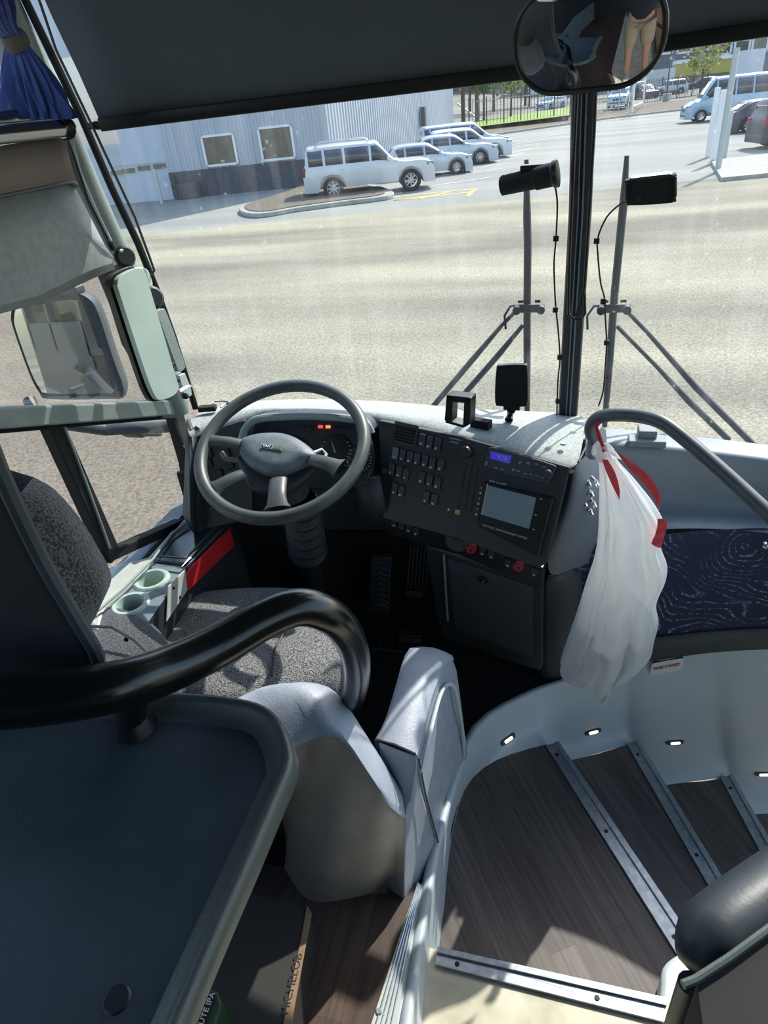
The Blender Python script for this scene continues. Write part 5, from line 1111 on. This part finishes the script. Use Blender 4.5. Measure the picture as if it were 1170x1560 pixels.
ip = off(tp, .035, -.021); k = MB(); k.prism(ip+[V3((-1.2, ip[-1].y, ip[-1].z)), V3((-1.2, ip[0].y, ip[0].z))], (0,0,-.02)); k.build('surface', 'tray', tr, smooth=False)
k = MB(); c = P(178,1523,z=ZT-.021); k.lathe([(0,.0015),(.012,.0015),(.014,0)], c, (0,0,1), 16); k.build('drain_plug', 'black', tr)
k = MB(); k.box((-.98,.22,.43), (.44,.5,.86)); k.build('pedestal', 'darker', tr, bevel=.02)
# grab rail over the tray
hr_ = thing('grab_rail', 'thick glossy black grab rail curving over the tray desk', 'rail', P(205,1100,z=ZT))
pts = [(-200,1085,.36),(-40,1072,.40),(80,1062,.44),(180,1045,.48),(260,1018,.54),(330,985,.60),(400,945,.66),(455,925,.70),(502,938,.73),(530,968,.77),(543,1010,.83),(541,1050,.90),(528,1085,.97),(512,1118,1.02)]
cp_ = [P(u, v, y=y) for u, v, y in spl(pts, 5)]; n_ = len(cp_)
k = MB(); k.tube(cp_, [.036-.012*i/n_ for i in range(n_)], 18); k.build('tube', 'gloss_black', hr_)
k = MB(); b0_ = P(207,1108,z=ZT-.02); k.tube([b0_, b0_+V3((0,.0,.03)), P(205,1050,y=.49)], [.03,.024,.02], 14); k.build('stub_post', 'black', hr_)

# ================================================================== cockpit guard
gd_ = thing('cockpit_guard', 'pale blue grey moulded guard with a deep notch beside the driver seat', 'partition', V3((-.35,.8,0)))
inn_ = [(300,1085,.57),(365,1055,.57),(400,1040,.58),(440,1034,.58),(475,1034,.57),(505,1044,.55),(530,1072,.51),(550,1103,.46),(580,1150,.39),(612,1202,.30)]
out_ = [(380,1175,.50),(430,1141,.50),(455,1125,.51),(480,1115,.52),(500,1112,.53),(515,1116,.52),(535,1137,.49),(560,1175,.43),(590,1218,.36),(617,1240,.27)]
bo_ = [(330,1260,.0),(410,1290,.0),(440,1335,.0),(470,1372,.0),(515,1372,.0),(560,1362,.0),(585,1345,.02),(597,1337,.03),(605,1352,.02),(614,1371,.0)]
I_ = resample([P(*p[:2], z=p[2]) for p in spl(inn_, 4)], 30); O_ = resample([P(*p[:2], z=p[2]) for p in spl(out_, 4)], 30); Bo = resample([P(*p[:2], z=p[2]) for p in spl(bo_, 3)], 30)
k = MB(); mid_ = [(a+b)/2+V3((0,0,.012)) for a, b in zip(I_, O_)]
k.grid([[p+V3((-.01,.01,-.10)) for p in I_], [p+V3((0,.0,-.012)) for p in I_], [p.lerp(q,.12) for p, q in zip(I_, O_)], mid_, [q.lerp(p,.1)+V3((0,0,.004)) for p, q in zip(I_, O_)], O_, [p+V3((.001,-.003,-.014)) for p in O_]]); k.build('cap', 'guard', gd_, ang=70)
O2 = [p+V3((-.004,.006,-.008)) for p in O_]
k = MB(); k.grid([O2, [a.lerp(b,.35)+V3((.004,-.012,0)) for a, b in zip(O2, Bo)], [a.lerp(b,.7)+V3((.004,-.012,0)) for a, b in zip(O2, Bo)], Bo]); k.build('shell', 'guard_shell', gd_, ang=70)
# outer side of the lower piece: V bottom to the seam of the front piece
ring = [(617,1240,.27),(628,1218,.29),(634,1160,.335),(645,1212,.20),(667,1290,-.02),(655,1325,-.03),(641,1346,-.03),(628,1360,-.02),(614,1371,.0)]
rp = [P(u, v, z=z) for u, v, z in ring]; k = MB(); k.prism(rp, V3((-.05,.02,0))); k.build('outer_cheek', 'guard', gd_, bevel=.006)
# top of the lower piece rising out of the notch
k = MB(); tpv = [P(u, v, z=z) for u, v, z in ((612,1202,.31),(575,1128,.39),(600,1137,.39),(634,1150,.385),(634,1162,.375),(628,1218,.29),(617,1240,.27))]; k.prism(tpv, (0,0,-.05)); k.build('notch_top', 'guard', gd_, bevel=.005)
# front piece
fi = [(570,1124,.40),(585,1098,.41),(600,1050,.42),(614,1000,.42),(622,984,.42),(645,981,.41),(668,986,.39),(690,1001,.37)]
fo = [(634,1146,.395),(640,1120,.40),(650,1080,.405),(660,1045,.41),(668,1025,.405),(676,1010,.40),(684,1002,.385),(690,1001,.37)]
a_ = resample([P(*p[:2], z=p[2]) for p in fi], 14); b_ = resample([P(*p[:2], z=p[2]) for p in fo], 14)
fp_ = thing('guard_front', '', '') if False else gd_
k = MB(); k.grid([[p+V3((0,0,-.2)) for p in a_], [p+V3((0,0,-.008)) for p in a_], [p.lerp(q,.12) for p, q in zip(a_, b_)], [(p+q)/2+V3((0,0,.006)) for p, q in zip(a_, b_)], [p.lerp(q,.9) for p, q in zip(a_, b_)], [p+V3((.002,0,-.01)) for p in b_]]); k.build('front_cap', 'guard', gd_, ang=70)
# outer face of the front piece
oc = [(634,1148,.39),(650,1082,.40),(668,1027,.40),(683,1004,.38),(690,1001,.365),(697,1022,.30),(702,1060,.20),(708,1110,.05),(714,1150,-.07),(705,1166,-.10),(690,1215,-.10),(668,1288,-.03),(648,1212,.19)]
op = [P(u, v, z=z) for u, v, z in oc]; k = MB(); k.prism(op, V3((-.03,.01,0))); fo_ = k.build('front_cheek', 'guard', gd_, bevel=.006)
k = MB(); k.tube([P(u, v, z=z)+V3((.004,-.002,0)) for u, v, z in spl([(640,1175,.34),(652,1120,.36),(668,1060,.36),(680,1042,.34),(690,1048,.30),(697,1080,.21),(703,1120,.07),(704,1150,-.03)], 4)], .005, 6); k.build('recess_bead', 'white_panel', gd_)
k = MB(); k.tube([P(u, v, z=z)+V3((.004,-.003,0)) for u, v, z in ((635,1152,.385),(647,1212,.22),(668,1290,-.02))], .0022, 5); k.build('seam', 'dark', gd_)
k = MB(); k.tube([P(u, v, z=z)+V3((0,-.001,.002)) for u, v, z in ((572,1126,.398),(600,1134,.40),(634,1149,.395))], .0022, 5); k.build('seam', 'dark', gd_)
# aisle edge aluminium profile
k = MB(); q = [P(u, v, z=.002) for u, v in ((566,1560),(636,1346),(641,1352),(604,1560))]; q[0], q[3] = P(540,1640,z=.002), P(590,1640,z=.002)
k.prism(q, (0,0,.006)); ae = k.build('trim_8', 'cream', smooth=False, bevel=.001); struct(ae)
for f in (.2,.4,.6,.8):
    k = MB(); a, b = q[0].lerp(q[3], f), q[1].lerp(q[2], f); k.tube([a+V3((0,0,.006)), b+V3((0,0,.006))], .0022, 5); k.build('ridge', 'alu', ae)
k = MB(); k.lathe([(0,.003),(.005,.003),(.007,0)], P(577,1541,z=.009), (0,0,1), 12); k.build('screw', 'alu', ae)
# side face between platform and aisle
struct(MB().prism([(-.275,-2.4,.0),(-.262,-2.4,.0),(-.262,.83,.0),(-.275,.83,.0)], (0,0,-.2)).build('baseboard_aisle', 'white_panel', smooth=False))

# cartons on the floor
cb = thing('carton', 'flattened dark carton with a brown printed edge on the floor', 'carton', P(420,1480,z=.0))
zc = .16; a, b = P(468,1382,z=zc), P(428,1600,z=zc); ln = (b-a); dx = V3((-.55,0,0))
k = MB(); k.prism([a, b, b+dx, a+dx], (0,0,-.155)); k.build('body', 'carton_dark', cb, smooth=False)
tr_ = P(474,1388,z=zc) ; k = MB(); k.prism([P(468,1380,z=zc+.001), P(475,1392,z=zc+.001), P(470,1420,z=zc+.001), P(437,1600,z=zc+.001), P(424,1600,z=zc+.001), P(461,1420,z=zc+.001)], (0,0,.003)); eg = k.build('printed_edge', 'cardboard', cb, smooth=False)
pa, pb = P(430,1560,z=zc+.0045), P(459,1440,z=zc+.0045); text('MICHELOB', (pb-pa).length/6.2, 'carton_dark', eg, (pa+pb)/2, pb-pa, V3((-1,.2,0)), depth=.0003)
gc = thing('beer_carton', 'green and black carton with white lettering under the tray rim', 'carton', P(300,1540,z=.0))
zg = .25; q = [P(u, v, z=zg) for u, v in ((331,1508),(338,1530),(310,1610),(180,1610),(240,1500))]; k = MB(); k.prism(q, (0,0,-.24)); k.build('body', 'green', gc, smooth=False, bevel=.004)
k = MB(); k.prism([P(u, v, z=zg+.0005) for u, v in ((322,1512),(331,1516),(296,1606),(250,1606))], (0,0,.0012)); k.build('black_band', 'black', gc, smooth=False)
pa, pb = P(296,1585,z=zg+.002), P(324,1514,z=zg+.002); text('MINUTE IPA', (pb-pa).length/5.0, 'white', gc, (pa+pb)/2, pb-pa, V3((-1,.3,0)), depth=.0002)

# ================================================================== right front ledge, cloth panel, rail, bag
lg = thing('front_ledge', 'grey moulded ledge under the right windshield with a scooped face', 'ledge', P(1050,750,y=1.7))
cr_ = [ [(893,652,1.92),(960,655,1.92),(1050,664,1.90),(1170,678,1.86),(1330,700,1.76)],
        [(893,672,1.80),(960,674,1.80),(1050,682,1.79),(1170,697,1.76),(1330,722,1.68)],
        [(895,682,1.78),(960,685,1.78),(1050,692,1.77),(1170,706,1.74),(1330,732,1.66)],
        [(905,760,1.80),(960,762,1.80),(1050,766,1.79),(1170,775,1.77),(1330,800,1.70)],
        [(905,782,1.76),(960,778,1.76),(1050,782,1.75),(1170,790,1.74),(1330,815,1.66)],
        [(905,812,1.66),(960,800,1.66),(1050,797,1.66),(1170,802,1.66),(1330,826,1.6)],
        [(905,830,1.65),(960,812,1.65),(1050,805,1.65),(1170,812,1.65),(1330,840,1.6)] ]
MB().grid([[P(u, v, y=y) for u, v, y in spl(r, 5)] for r in cr_]).build('moulding', 'ledge', lg, ang=50, sub=1)
cw = thing('cloth_panel', 'navy cloth panel with pale contour line pattern below the right ledge', 'panel', P(1050,900,y=1.7))
rr = [ [(872,868,1.66),(905,840,1.65),(960,822,1.65),(1020,813,1.65),(1100,807,1.65),(1200,806,1.65),(1330,830,1.6)],
       [(872,910,1.69),(905,900,1.68),(960,890,1.68),(1020,885,1.68),(1100,880,1.68),(1200,878,1.68),(1330,890,1.62)],
       [(872,985,1.74),(905,978,1.73),(960,972,1.73),(1020,966,1.73),(1100,958,1.73),(1200,954,1.72),(1330,960,1.66)] ]
MB().grid([[P(u, v, y=y) for u, v, y in spl(r, 5)] for r in rr]).build('cloth', 'swirl', cw)
rb = [rr[2], [(872,1012,1.76),(905,1010,1.75),(960,1006,1.75),(1020,998,1.75),(1100,988,1.76),(1200,984,1.76),(1330,990,1.7)]]
MB().grid([[P(u, v, y=y) for u, v, y in spl(r, 5)] for r in rb]).build('lower_band', 'dark', cw, solid=.012)
k = MB(); k.lathe([(0,.004),(.005,.004),(.006,0)], P(1014,988,y=1.735), (0,-1,0), 10); k.build('screw', 'steel', cw)
k = MB(); k.lathe([(0,.01),(.008,.008),(.01,0)], P(1166,830,y=1.63), (0,-1,0), 10); k.build('latch', 'steel', cw)
# stickers
sk = Fr(P(994,1008,y=1.745), P(1039,999,y=1.745), P(991,1027,y=1.765))
k = MB(); k.prism([sk.px(u, v) for u, v in spl([(993,1014),(997,1010),(1037,1003),(1041,1006),(1039,1016),(1033,1021),(994,1028),(990,1025)], 2, closed=True)], sk.n*.001); so_ = k.build('safety_sticker', 'sticker', smooth=False)
tag(so_, 'white sticker with red fire extinguisher lettering below the cloth panel', 'sticker')
text('FIRE EXTINGUISHER\nUNDER #1 RH SEAT', .0098, 'sticker_red', so_, sk.px(1015.5,1015.3,.0013), sk.px(1037,1008)-sk.px(995,1016), sk.px(995,1010)-sk.px(993,1026), bold=.0004)
k = MB(); k.prism([sk.px(u, v) for u, v in ((995,1004),(1042,994),(1040,1003),(994,1012))], sk.n*.0006); s2 = k.build('black_sticker', 'black', smooth=False); tag(s2, 'black sticker with small white lettering directly above the white sticker', 'sticker')
text('DATA LINK CONNECTORS\nLINK DIAGNOSTIC', .0062, 'mark', s2, sk.px(1017,1003.5,.0009), sk.px(1037,999)-sk.px(995,1007), sk.px(995,1000)-sk.px(993,1016))
# grab bar across the ledge
gb = thing('grab_bar', 'grey bent grab bar running from the dash end out to the right', 'grab bar', P(900,650,y=1.6))
pts = [(906,672,1.52),(900,655,1.51),(905,642,1.50),(918,634,1.49),(940,632,1.47),(975,634,1.45),(1005,642,1.42),(1030,658,1.39),(1080,700,1.33),(1130,745,1.27),(1180,792,1.21),(1300,905,1.08)]
k = MB(); k.tube([P(u, v, y=y) for u, v, y in spl(pts, 6)], .0155, 16); k.build('tube', 'handle', gb)
k = MB(); k.tube([P(908,690,y=1.53), P(906,672,y=1.52)], [.026,.018], 14); k.build('end_flange', 'plastic_mid', gb)
k = MB(); k.box(P(985,672,y=1.80), (.10,.05,.02)); k.box(P(985,664,y=1.82), (.05,.05,.05)); tag(k.build('ledge_bracket', 'plastic_mid', bevel=.004), 'grey bracket on the ledge behind the grab bar', 'bracket')
# keys / hook screws on the dash cheek
for i, (u, v) in enumerate(((896,734),(908,734),(900,750),(890,765),(904,766),(899,778))):
    q = P(u, v, y=1.545); k = MB(); k.tube([q+V3((-.012,.03,0)), q, q+V3((.006,-.014,-.006))], [.003,.004,.005], 8); k.lathe([(0,.003),(.007,.002),(.007,0)], q, (.5,-1,.2), 10)
    tag(k.build('coat_hook', 'steel'), 'small bright metal hook screw on the dash side left of the hanging bag', 'hook', 'hook screws beside the bag')
# plastic bag
bg_ = thing('plastic_bag', 'translucent white plastic bag hanging from the grab bar by a red drawstring', 'bag', P(930,1050,y=1.40))
prof_ = [(690,908,934),(705,911,944),(720,912,958),(740,912,975),(770,911,998),(800,910,1012),(830,908,1006),(860,902,1016),(885,893,1014),(920,882,1000),(950,872,1003),(980,862,996),(1005,854,990),(1025,852,972),(1036,878,950)]
rows = []; N = 120
for i, (v, ul, ur) in enumerate(spl(prof_, 5)):
    f = i/70; y = 1.44+.02*f; cl0, cr0 = P(ul, v, y=y), P(ur, v, y=y); c = (cl0+cr0)/2; hw = (cr0-cl0).length/2; dx = (cr0-cl0).normalized(); dyv = V3((-dx.y, dx.x, 0)).normalized(); r = []
    for j in range(N):
        t = 2*PI*j/N; g = min(1, .25+f*1.5)
        crease = abs(math.sin(3.5*t+2.2*f+.8*math.sin(2*f*PI)))**.6*.34 + abs(math.sin(6.5*t-3.1*f+1.1))**.5*.20 + .16*noise.noise(V3((math.cos(t)*2.5, math.sin(t)*2.5, f*5))) + .07*noise.noise(V3((math.cos(t)*8, math.sin(t)*8, f*16)))
        depth = min(hw*.8, .05)*(.55+g*crease*1.5)
        sx = math.cos(t); sx = math.copysign(abs(sx)**.85, sx)
        hem = 0
        if f > .72: hem = (f-.72)/.28*(.030*abs(math.sin(2.5*t+.4))-.055*math.exp(-((t-4.85)/.22)**2)-.012*math.sin(7*t))
        r.append(c+dx*hw*sx*(.95+.05*math.cos(9*t))+dyv*math.sin(t)*depth+V3((0,0,hem)))
    rows.append(r)
k = MB(); k.grid(rows, closed=True); k.build('bag_body', 'bag', bg_, ang=80)
c = P(915,690,y=1.44); k = MB(); rws = []
for i in range(7):
    f = i/6; cc = P(914+f*10, 676+f*20, y=1.44); rws.append([cc+V3((math.cos(t)*(.012+.014*f)*(1+.35*math.sin(6*t+f*3)), math.sin(t)*(.010+.012*f)*(1+.3*math.sin(5*t)), .004*math.sin(7*t))) for t in [2*PI*j/36 for j in range(36)]])
k.grid(rws, closed=True); k.build('gathered_neck', 'bag', bg_, ang=80)
k = MB(); k.tube([P(u, v, y=y) for u, v, y in ((908,642,1.478),(909,652,1.47),(913,664,1.45),(917,676,1.44),(921,688,1.43))], [.003,.004,.005,.005,.006], 8); k.build('drawstring', 'red', bg_)
def ribbon(lft, rgt, y, nm='red_band'):
    a_ = [P(u, v, y=y) for u, v in spl(lft, 5)]; b_ = [P(u, v, y=y) for u, v in spl(rgt, 5)]; n = max(len(a_), len(b_)); a_ = resample(a_, 14); b_ = resample(b_, 14)
    rows = [[a_[i].lerp(b_[i], j/4)+V3((0,-.002*math.sin(PI*j/4)+.0015*math.sin(i*1.3+j), 0)) for j in range(5)] for i in range(14)]
    k = MB(); k.grid(rows); k.build(nm, 'red_film', bg_)
ribbon([(938,688),(948,700),(962,718),(985,742),(1000,765),(1004,778)], [(945,690),(966,706),(988,724),(1002,745),(1006,760),(1005,778)], 1.395)
ribbon([(1002,790),(1000,808),(992,828)], [(1008,790),(1017,797),(1006,836)], 1.395)
ribbon([(917,700),(924,720),(934,742),(943,760)], [(926,700),(938,722),(944,745),(944,762)], 1.40)

# step lights
for u, v, lab in ((773,1126,'step light on the white stairwell wall above the landing, leftmost'),(903,1114,'step light above the second wood step'),(1028,1130,'step light above the third wood step'),(1163,1178,'step light cut by the right edge of the photo')):
    bpy.context.view_layer.update()
    hit, wp_, nrm, _i, hob, _m = SC.ray_cast(bpy.context.evaluated_depsgraph_get(), CAM+ray(u, v)*.8, ray(u, v).normalized())
    ins = nrm if nrm.dot(CAM-wp_) > 0 else -nrm
    tx = ins.cross(V3((0,0,1))).normalized(); tx = -tx if tx.x < 0 else tx; tz = tx.cross(ins); tz = -tz if tz.z < 0 else tz
    fr_ = lambda a, b, h: wp_+tx*a+tz*b+ins*(h-.001)
    root = thing('step_light', 'small oval '+lab, 'light', wp_)
    k = MB(); o_ = rrect(.064, .018, .0088, 5); k.prism([fr_(a, b, 0) for a, b in o_], ins*.007); k.build('housing', 'dark', root, bevel=.002)
    k = MB(); o_ = rrect(.034, .010, .0045, 4); k.prism([fr_(a, b, .007) for a, b in o_], ins*.003); k.build('lens', 'lamp_on', root)

# ================================================================== right foreground seat end
re_ = thing('padded_seat_end', 'dark padded seat end with a seam cut by the right frame edge', 'seat end', P(1100,1500,z=0))
a = [(1062,1484,.48),(1076,1452,.49),(1110,1416,.50),(1175,1368,.50),(1300,1280,.50)]
cl2 = [P(u, v, z=z) for u, v, z in spl(a, 4)]; n = len(cl2); rad = [.014+.044*min(1, (i/6))**.6 for i in range(n)]
k = MB(); k.tube(cl2, rad, 20); k.build('pad', 'seat_end', re_, ang=80)
k = MB(); k.tube([P(u, v, z=.57) for u, v in ((1040,1500),(1060,1492),(1110,1460),(1170,1416),(1300,1320))], .006, 8); k.build('seam_welt', 'tray_rim', re_)
k = MB(); q = [P(u, v, z=.56) for u, v in ((1062,1497),(1110,1464),(1170,1420),(1300,1325),(1400,1700),(1090,1700))]; k.prism(q, (0,0,-.54)); k.build('side_panel', 'matte_black', re_, smooth=False)
k = MB(); k.tube([P(1052,1498,z=.45), V3((P(1052,1498,z=.45).x, P(1052,1498,z=.45).y, ZA))], .018, 12); k.build('leg', 'dark', re_)
k = MB(); q = [P(u, v, z=ZS[0]+.004) for u, v in spl([(1000,1530),(1003,1500),(1022,1482),(1045,1475),(1070,1500),(1070,1600),(1000,1600)], 3, closed=True)]; k.prism(q, (0,0,.09)); struct(k.build('trim_9', 'white_panel', bevel=.01))

# ================================================================== wipers and cameras outside / on the glass
def wiper(label, blade, arm, arm2, hub, yb):
    root = thing('windshield_wiper', label, 'wiper', P(*hub, y=yb))
    k = MB(); b = [P(u, v, y=yb) for u, v in blade]; k.tube(b, [.006]+[.011]*(len(b)-2)+[.008], 8); k.build('blade', 'dark', root)
    for i, A_ in enumerate((arm, arm2)):
        k = MB(); pp = [P(u, v, y=yb-.0) for u, v in A_]; k.tube(pp, [.006]*(len(pp)//2)+[.0095]*(len(pp)-len(pp)//2), 8); k.build('arm', 'dark', root)
    h = P(*hub, y=yb-.012); k = MB(); k.box(h, (.09,.012,.024), mx=None); k.build('joint_plate', 'dark', root, bevel=.004)
    for s in (-.035,.035):
        k = MB(); k.lathe([(0,0),(.012,0),(.012,.02),(0,.02)], h+V3((s,-.005,0)), (0,-1,0), 12); k.build('pivot', 'black', root)
        k = MB(); k.box(h+V3((s*.7,-.002,.022)), (.016,.008,.008)); k.build('nozzle', 'black', root)
    c = P(hub[0]-8, hub[1], y=yb-.02); d = -1; k = MB(); k.tube([h+V3((-.02,0,.01)), h+V3((-.055,0,.008)), h+V3((-.072,0,-.02)), h+V3((-.068,0,-.06))], .0035, 6); k.build('washer_hose', 'black', root)
    return root
YW = 2.02
wiper('left windshield wiper with a vertical blade and two arms crossing down left', ((802,243),(803,330),(804,372),(803,470),(803,560),(803,650)), ((790,470),(765,495),(720,548),(655,625)), ((797,495),(760,540),(705,603)), (806,470), YW)
wiper('right windshield wiper with a leaning blade and two arms down to the right', ((955,237),(950,310),(944,370),(936,450),(928,560),(921,650)), ((955,474),(985,505),(1060,590),(1150,680)), ((940,497),(1000,558),(1050,612),(1110,670)), (935,470), YW)
dc = thing('windshield_camera', 'black tube shaped camera on the glass left of the mullion', 'camera', P(806,272,y=1.82))
a, b = P(763,284,y=1.84), P(850,264,y=1.82); d = (b-a).normalized(); k = MB(); k.tube([a, a.lerp(b,.01), a.lerp(b,.6), a.lerp(b,.62), a.lerp(b,.9)], [.019,.022,.024,.027,.027], 20); k.build('body', 'matte_black', dc)
k = MB(); k.tube([a.lerp(b,.9), a.lerp(b,.93), b], [.027,.031,.031], 20); k.build('end_cap', 'black', dc)
k = MB()
for i in range(14): k.box(a.lerp(b, .02+.035*i)+V3((0,0,.023)), (.003,.02,.004))
k.build('cooling_ribs', 'black', dc)
k = MB(); k.box(a.lerp(b,.6)+V3((0,.01,.025)), (.07,.035,.012), rz=0); k.build('mount', 'black', dc, bevel=.002)
dk = thing('windshield_camera', 'flat rounded black camera on the glass right of the mullion', 'camera', P(990,290,y=1.82))
fr = Fr(P(955,276,y=1.83), P(1030,268,y=1.82), P(953,312,y=1.83)); k = MB(); k.prism([fr.px(u, v) for u, v in spl([(953,282),(958,274),(1022,266),(1031,270),(1030,300),(1024,309),(962,313),(955,309)], 3, closed=True)], fr.n*-.04); k.build('body', 'matte_black', dk, bevel=.006)
k = MB(); k.tube([fr.px(u, v, .002) for u, v in ((955,305),(955,280),(961,274),(1020,267),(1029,270),(1029,298),(1023,308))], .0035, 6); k.build('rim', 'black', dk)
k = MB(); k.prism([fr.px(u, v, -.002) for u, v in ((962,274),(1022,266),(1026,268),(964,277))], V3((0,.03,.004))); k.build('top_plate', 'galv', dk)
k = MB(); fr.disc(k, 973, 300, .006, .002); k.build('lens_dot', 'black', dk)
def cable(label, pts, clips, y):
    k = MB(); k.tube([P(u, v, y=y) for u, v in spl(pts, 6)], .0022, 6); o = tag(k.build('cable', 'black'), label, 'cable')
    for u, v in clips: k = MB(); k.box(P(u, v, y=y-.004), (.014,.008,.014), rz=0); k.build('cable_clip', 'black', o, bevel=.001)
cable('thin black cable hanging from the tube camera down the glass', [(845,280),(849,310),(847,363),(844,400),(845,440),(847,472),(850,500),(853,545),(850,580),(848,643)], [(847,363),(846,472),(853,544),(850,611)], 1.86)
cable('thin black cable looping from the flat camera down to the ledge', [(956,307),(945,311),(925,330),(911,362),(911,390),(915,430),(921,455),(922,480),(924,522),(922,560),(919,595),(912,618)], [(909,367),(919,459),(924,522)], 1.86)

# the photographer standing in the aisle behind the camera, as the round mirror shows
M['skin'] = mat('skin', (196,150,126), .5); M['shirt'] = mat('dark shirt', (40,42,48), .9); M['shorts'] = mat('khaki shorts', (168,152,124), .9); M['hair'] = mat('brown hair', (60,46,36), .8); M['shoe'] = mat('grey shoes', (170,172,176), .7)
def skin(name, pts, edges, rad, mt, parent=None, sub=2):
    me = bpy.data.meshes.new(name); o = bpy.data.objects.new(name, me); COL.objects.link(o); b0 = V3((0,0,0)) if parent is None else parent.location
    me.from_pydata([V3(p)-b0 for p in pts], edges, []); me.materials.append(M[mt]); o.parent = parent
    md = o.modifiers.new('skin', 'SKIN'); md.use_smooth_shade = True
    for v, r in zip(me.skin_vertices[0].data, rad): v.radius = (r, r) if not isinstance(r, tuple) else r
    me.skin_vertices[0].data[0].use_root = True
    md = o.modifiers.new('sub', 'SUBSURF'); md.levels = md.render_levels = sub; return o
px_, py_ = .10, -.36
bp = [(0,0,.82),(0,0,1.0),(0,.01,1.2),(0,0,1.33),(0,.02,1.44),(0,.03,1.55),(0,.02,1.62),
      (.10,0,.78),(.12,.03,.40),(.13,-.02,-.02),(.14,.12,-.07), (-.10,0,.78),(-.12,.06,.40),(-.13,.03,-.02),(-.14,.17,-.07),
      (.18,0,1.34),(.25,.05,1.12),(.12,.24,1.38), (-.18,0,1.34),(-.25,.05,1.12),(-.10,.24,1.40)]
bp = [(x+px_, y+py_, z) for x, y, z in bp]
be = [(0,1),(1,2),(2,3),(3,4),(4,5),(5,6),(0,7),(7,8),(8,9),(9,10),(0,11),(11,12),(12,13),(13,14),(3,15),(15,16),(16,17),(3,18),(18,19),(19,20)]
br_ = [(.15,.11),(.15,.11),(.16,.12),(.15,.10),.055,.085,.075,.095,.06,.04,.035,.095,.06,.04,.035,.055,.042,.028,.055,.042,.028]
pe = skin('person', bp, be, br_, 'skin'); tag(pe, 'person in dark shirt and khaki shorts, standing, reflected in the interior mirror', 'person')
skin('shirt', [(bp[0][0], bp[0][1], .80)]+bp[1:4]+[bp[15], V3(bp[15]).lerp(V3(bp[16]), .6), bp[18], V3(bp[18]).lerp(V3(bp[19]), .6)], [(0,1),(1,2),(2,3),(3,4),(4,5),(3,6),(6,7)], [(.178,.138),(.175,.135),(.175,.135),(.155,.11),.075,.062,.075,.062], 'shirt', pe)
skin('shorts', [(bp[0][0], bp[0][1], .96), bp[7], V3(bp[7]).lerp(V3(bp[8]), .85), bp[11], V3(bp[11]).lerp(V3(bp[12]), .85)], [(0,1),(1,2),(0,3),(3,4)], [(.165,.125),.115,.095,.115,.095], 'shorts', pe)
skin('shoe', [bp[9], (bp[10][0], bp[10][1]+.04, -.06)], [(0,1)], [.048,.045], 'shoe', pe); skin('shoe', [bp[13], (bp[14][0], bp[14][1]+.04, -.06)], [(0,1)], [.048,.045], 'shoe', pe)
skin('hair', [(px_, py_-.01, 1.60),(px_, py_-.01, 1.67)], [(0,1)], [.088,.075], 'hair', pe)
k = MB(); k.prism([(px_-.012, py_+.115, 1.57),(px_+.012, py_+.115, 1.57),(px_, py_+.135, 1.56)], (0,0,-.01)); k.build('nose', 'skin', pe)
for s_ in (-1, 1):
    w_ = V3(bp[17] if s_ > 0 else bp[20])
    for i in range(5):
        o_ = V3((-s_*(.004+.013*i) if i < 4 else s_*.01, .02+.004*i, .03 if i < 4 else -.005)); q = w_+V3((-s_*.018*0+s_*(.02-.013*i), .012, .04)); skin('finger', [tuple(w_), tuple(w_.lerp(q, .8)), tuple(q+V3((-s_*.01,.012,.012))), tuple(q+V3((-s_*.022,.01,.03-.004*i)))], [(0,1),(1,2),(2,3)], [.014,.009,.008,.007], 'skin', pe, 1)
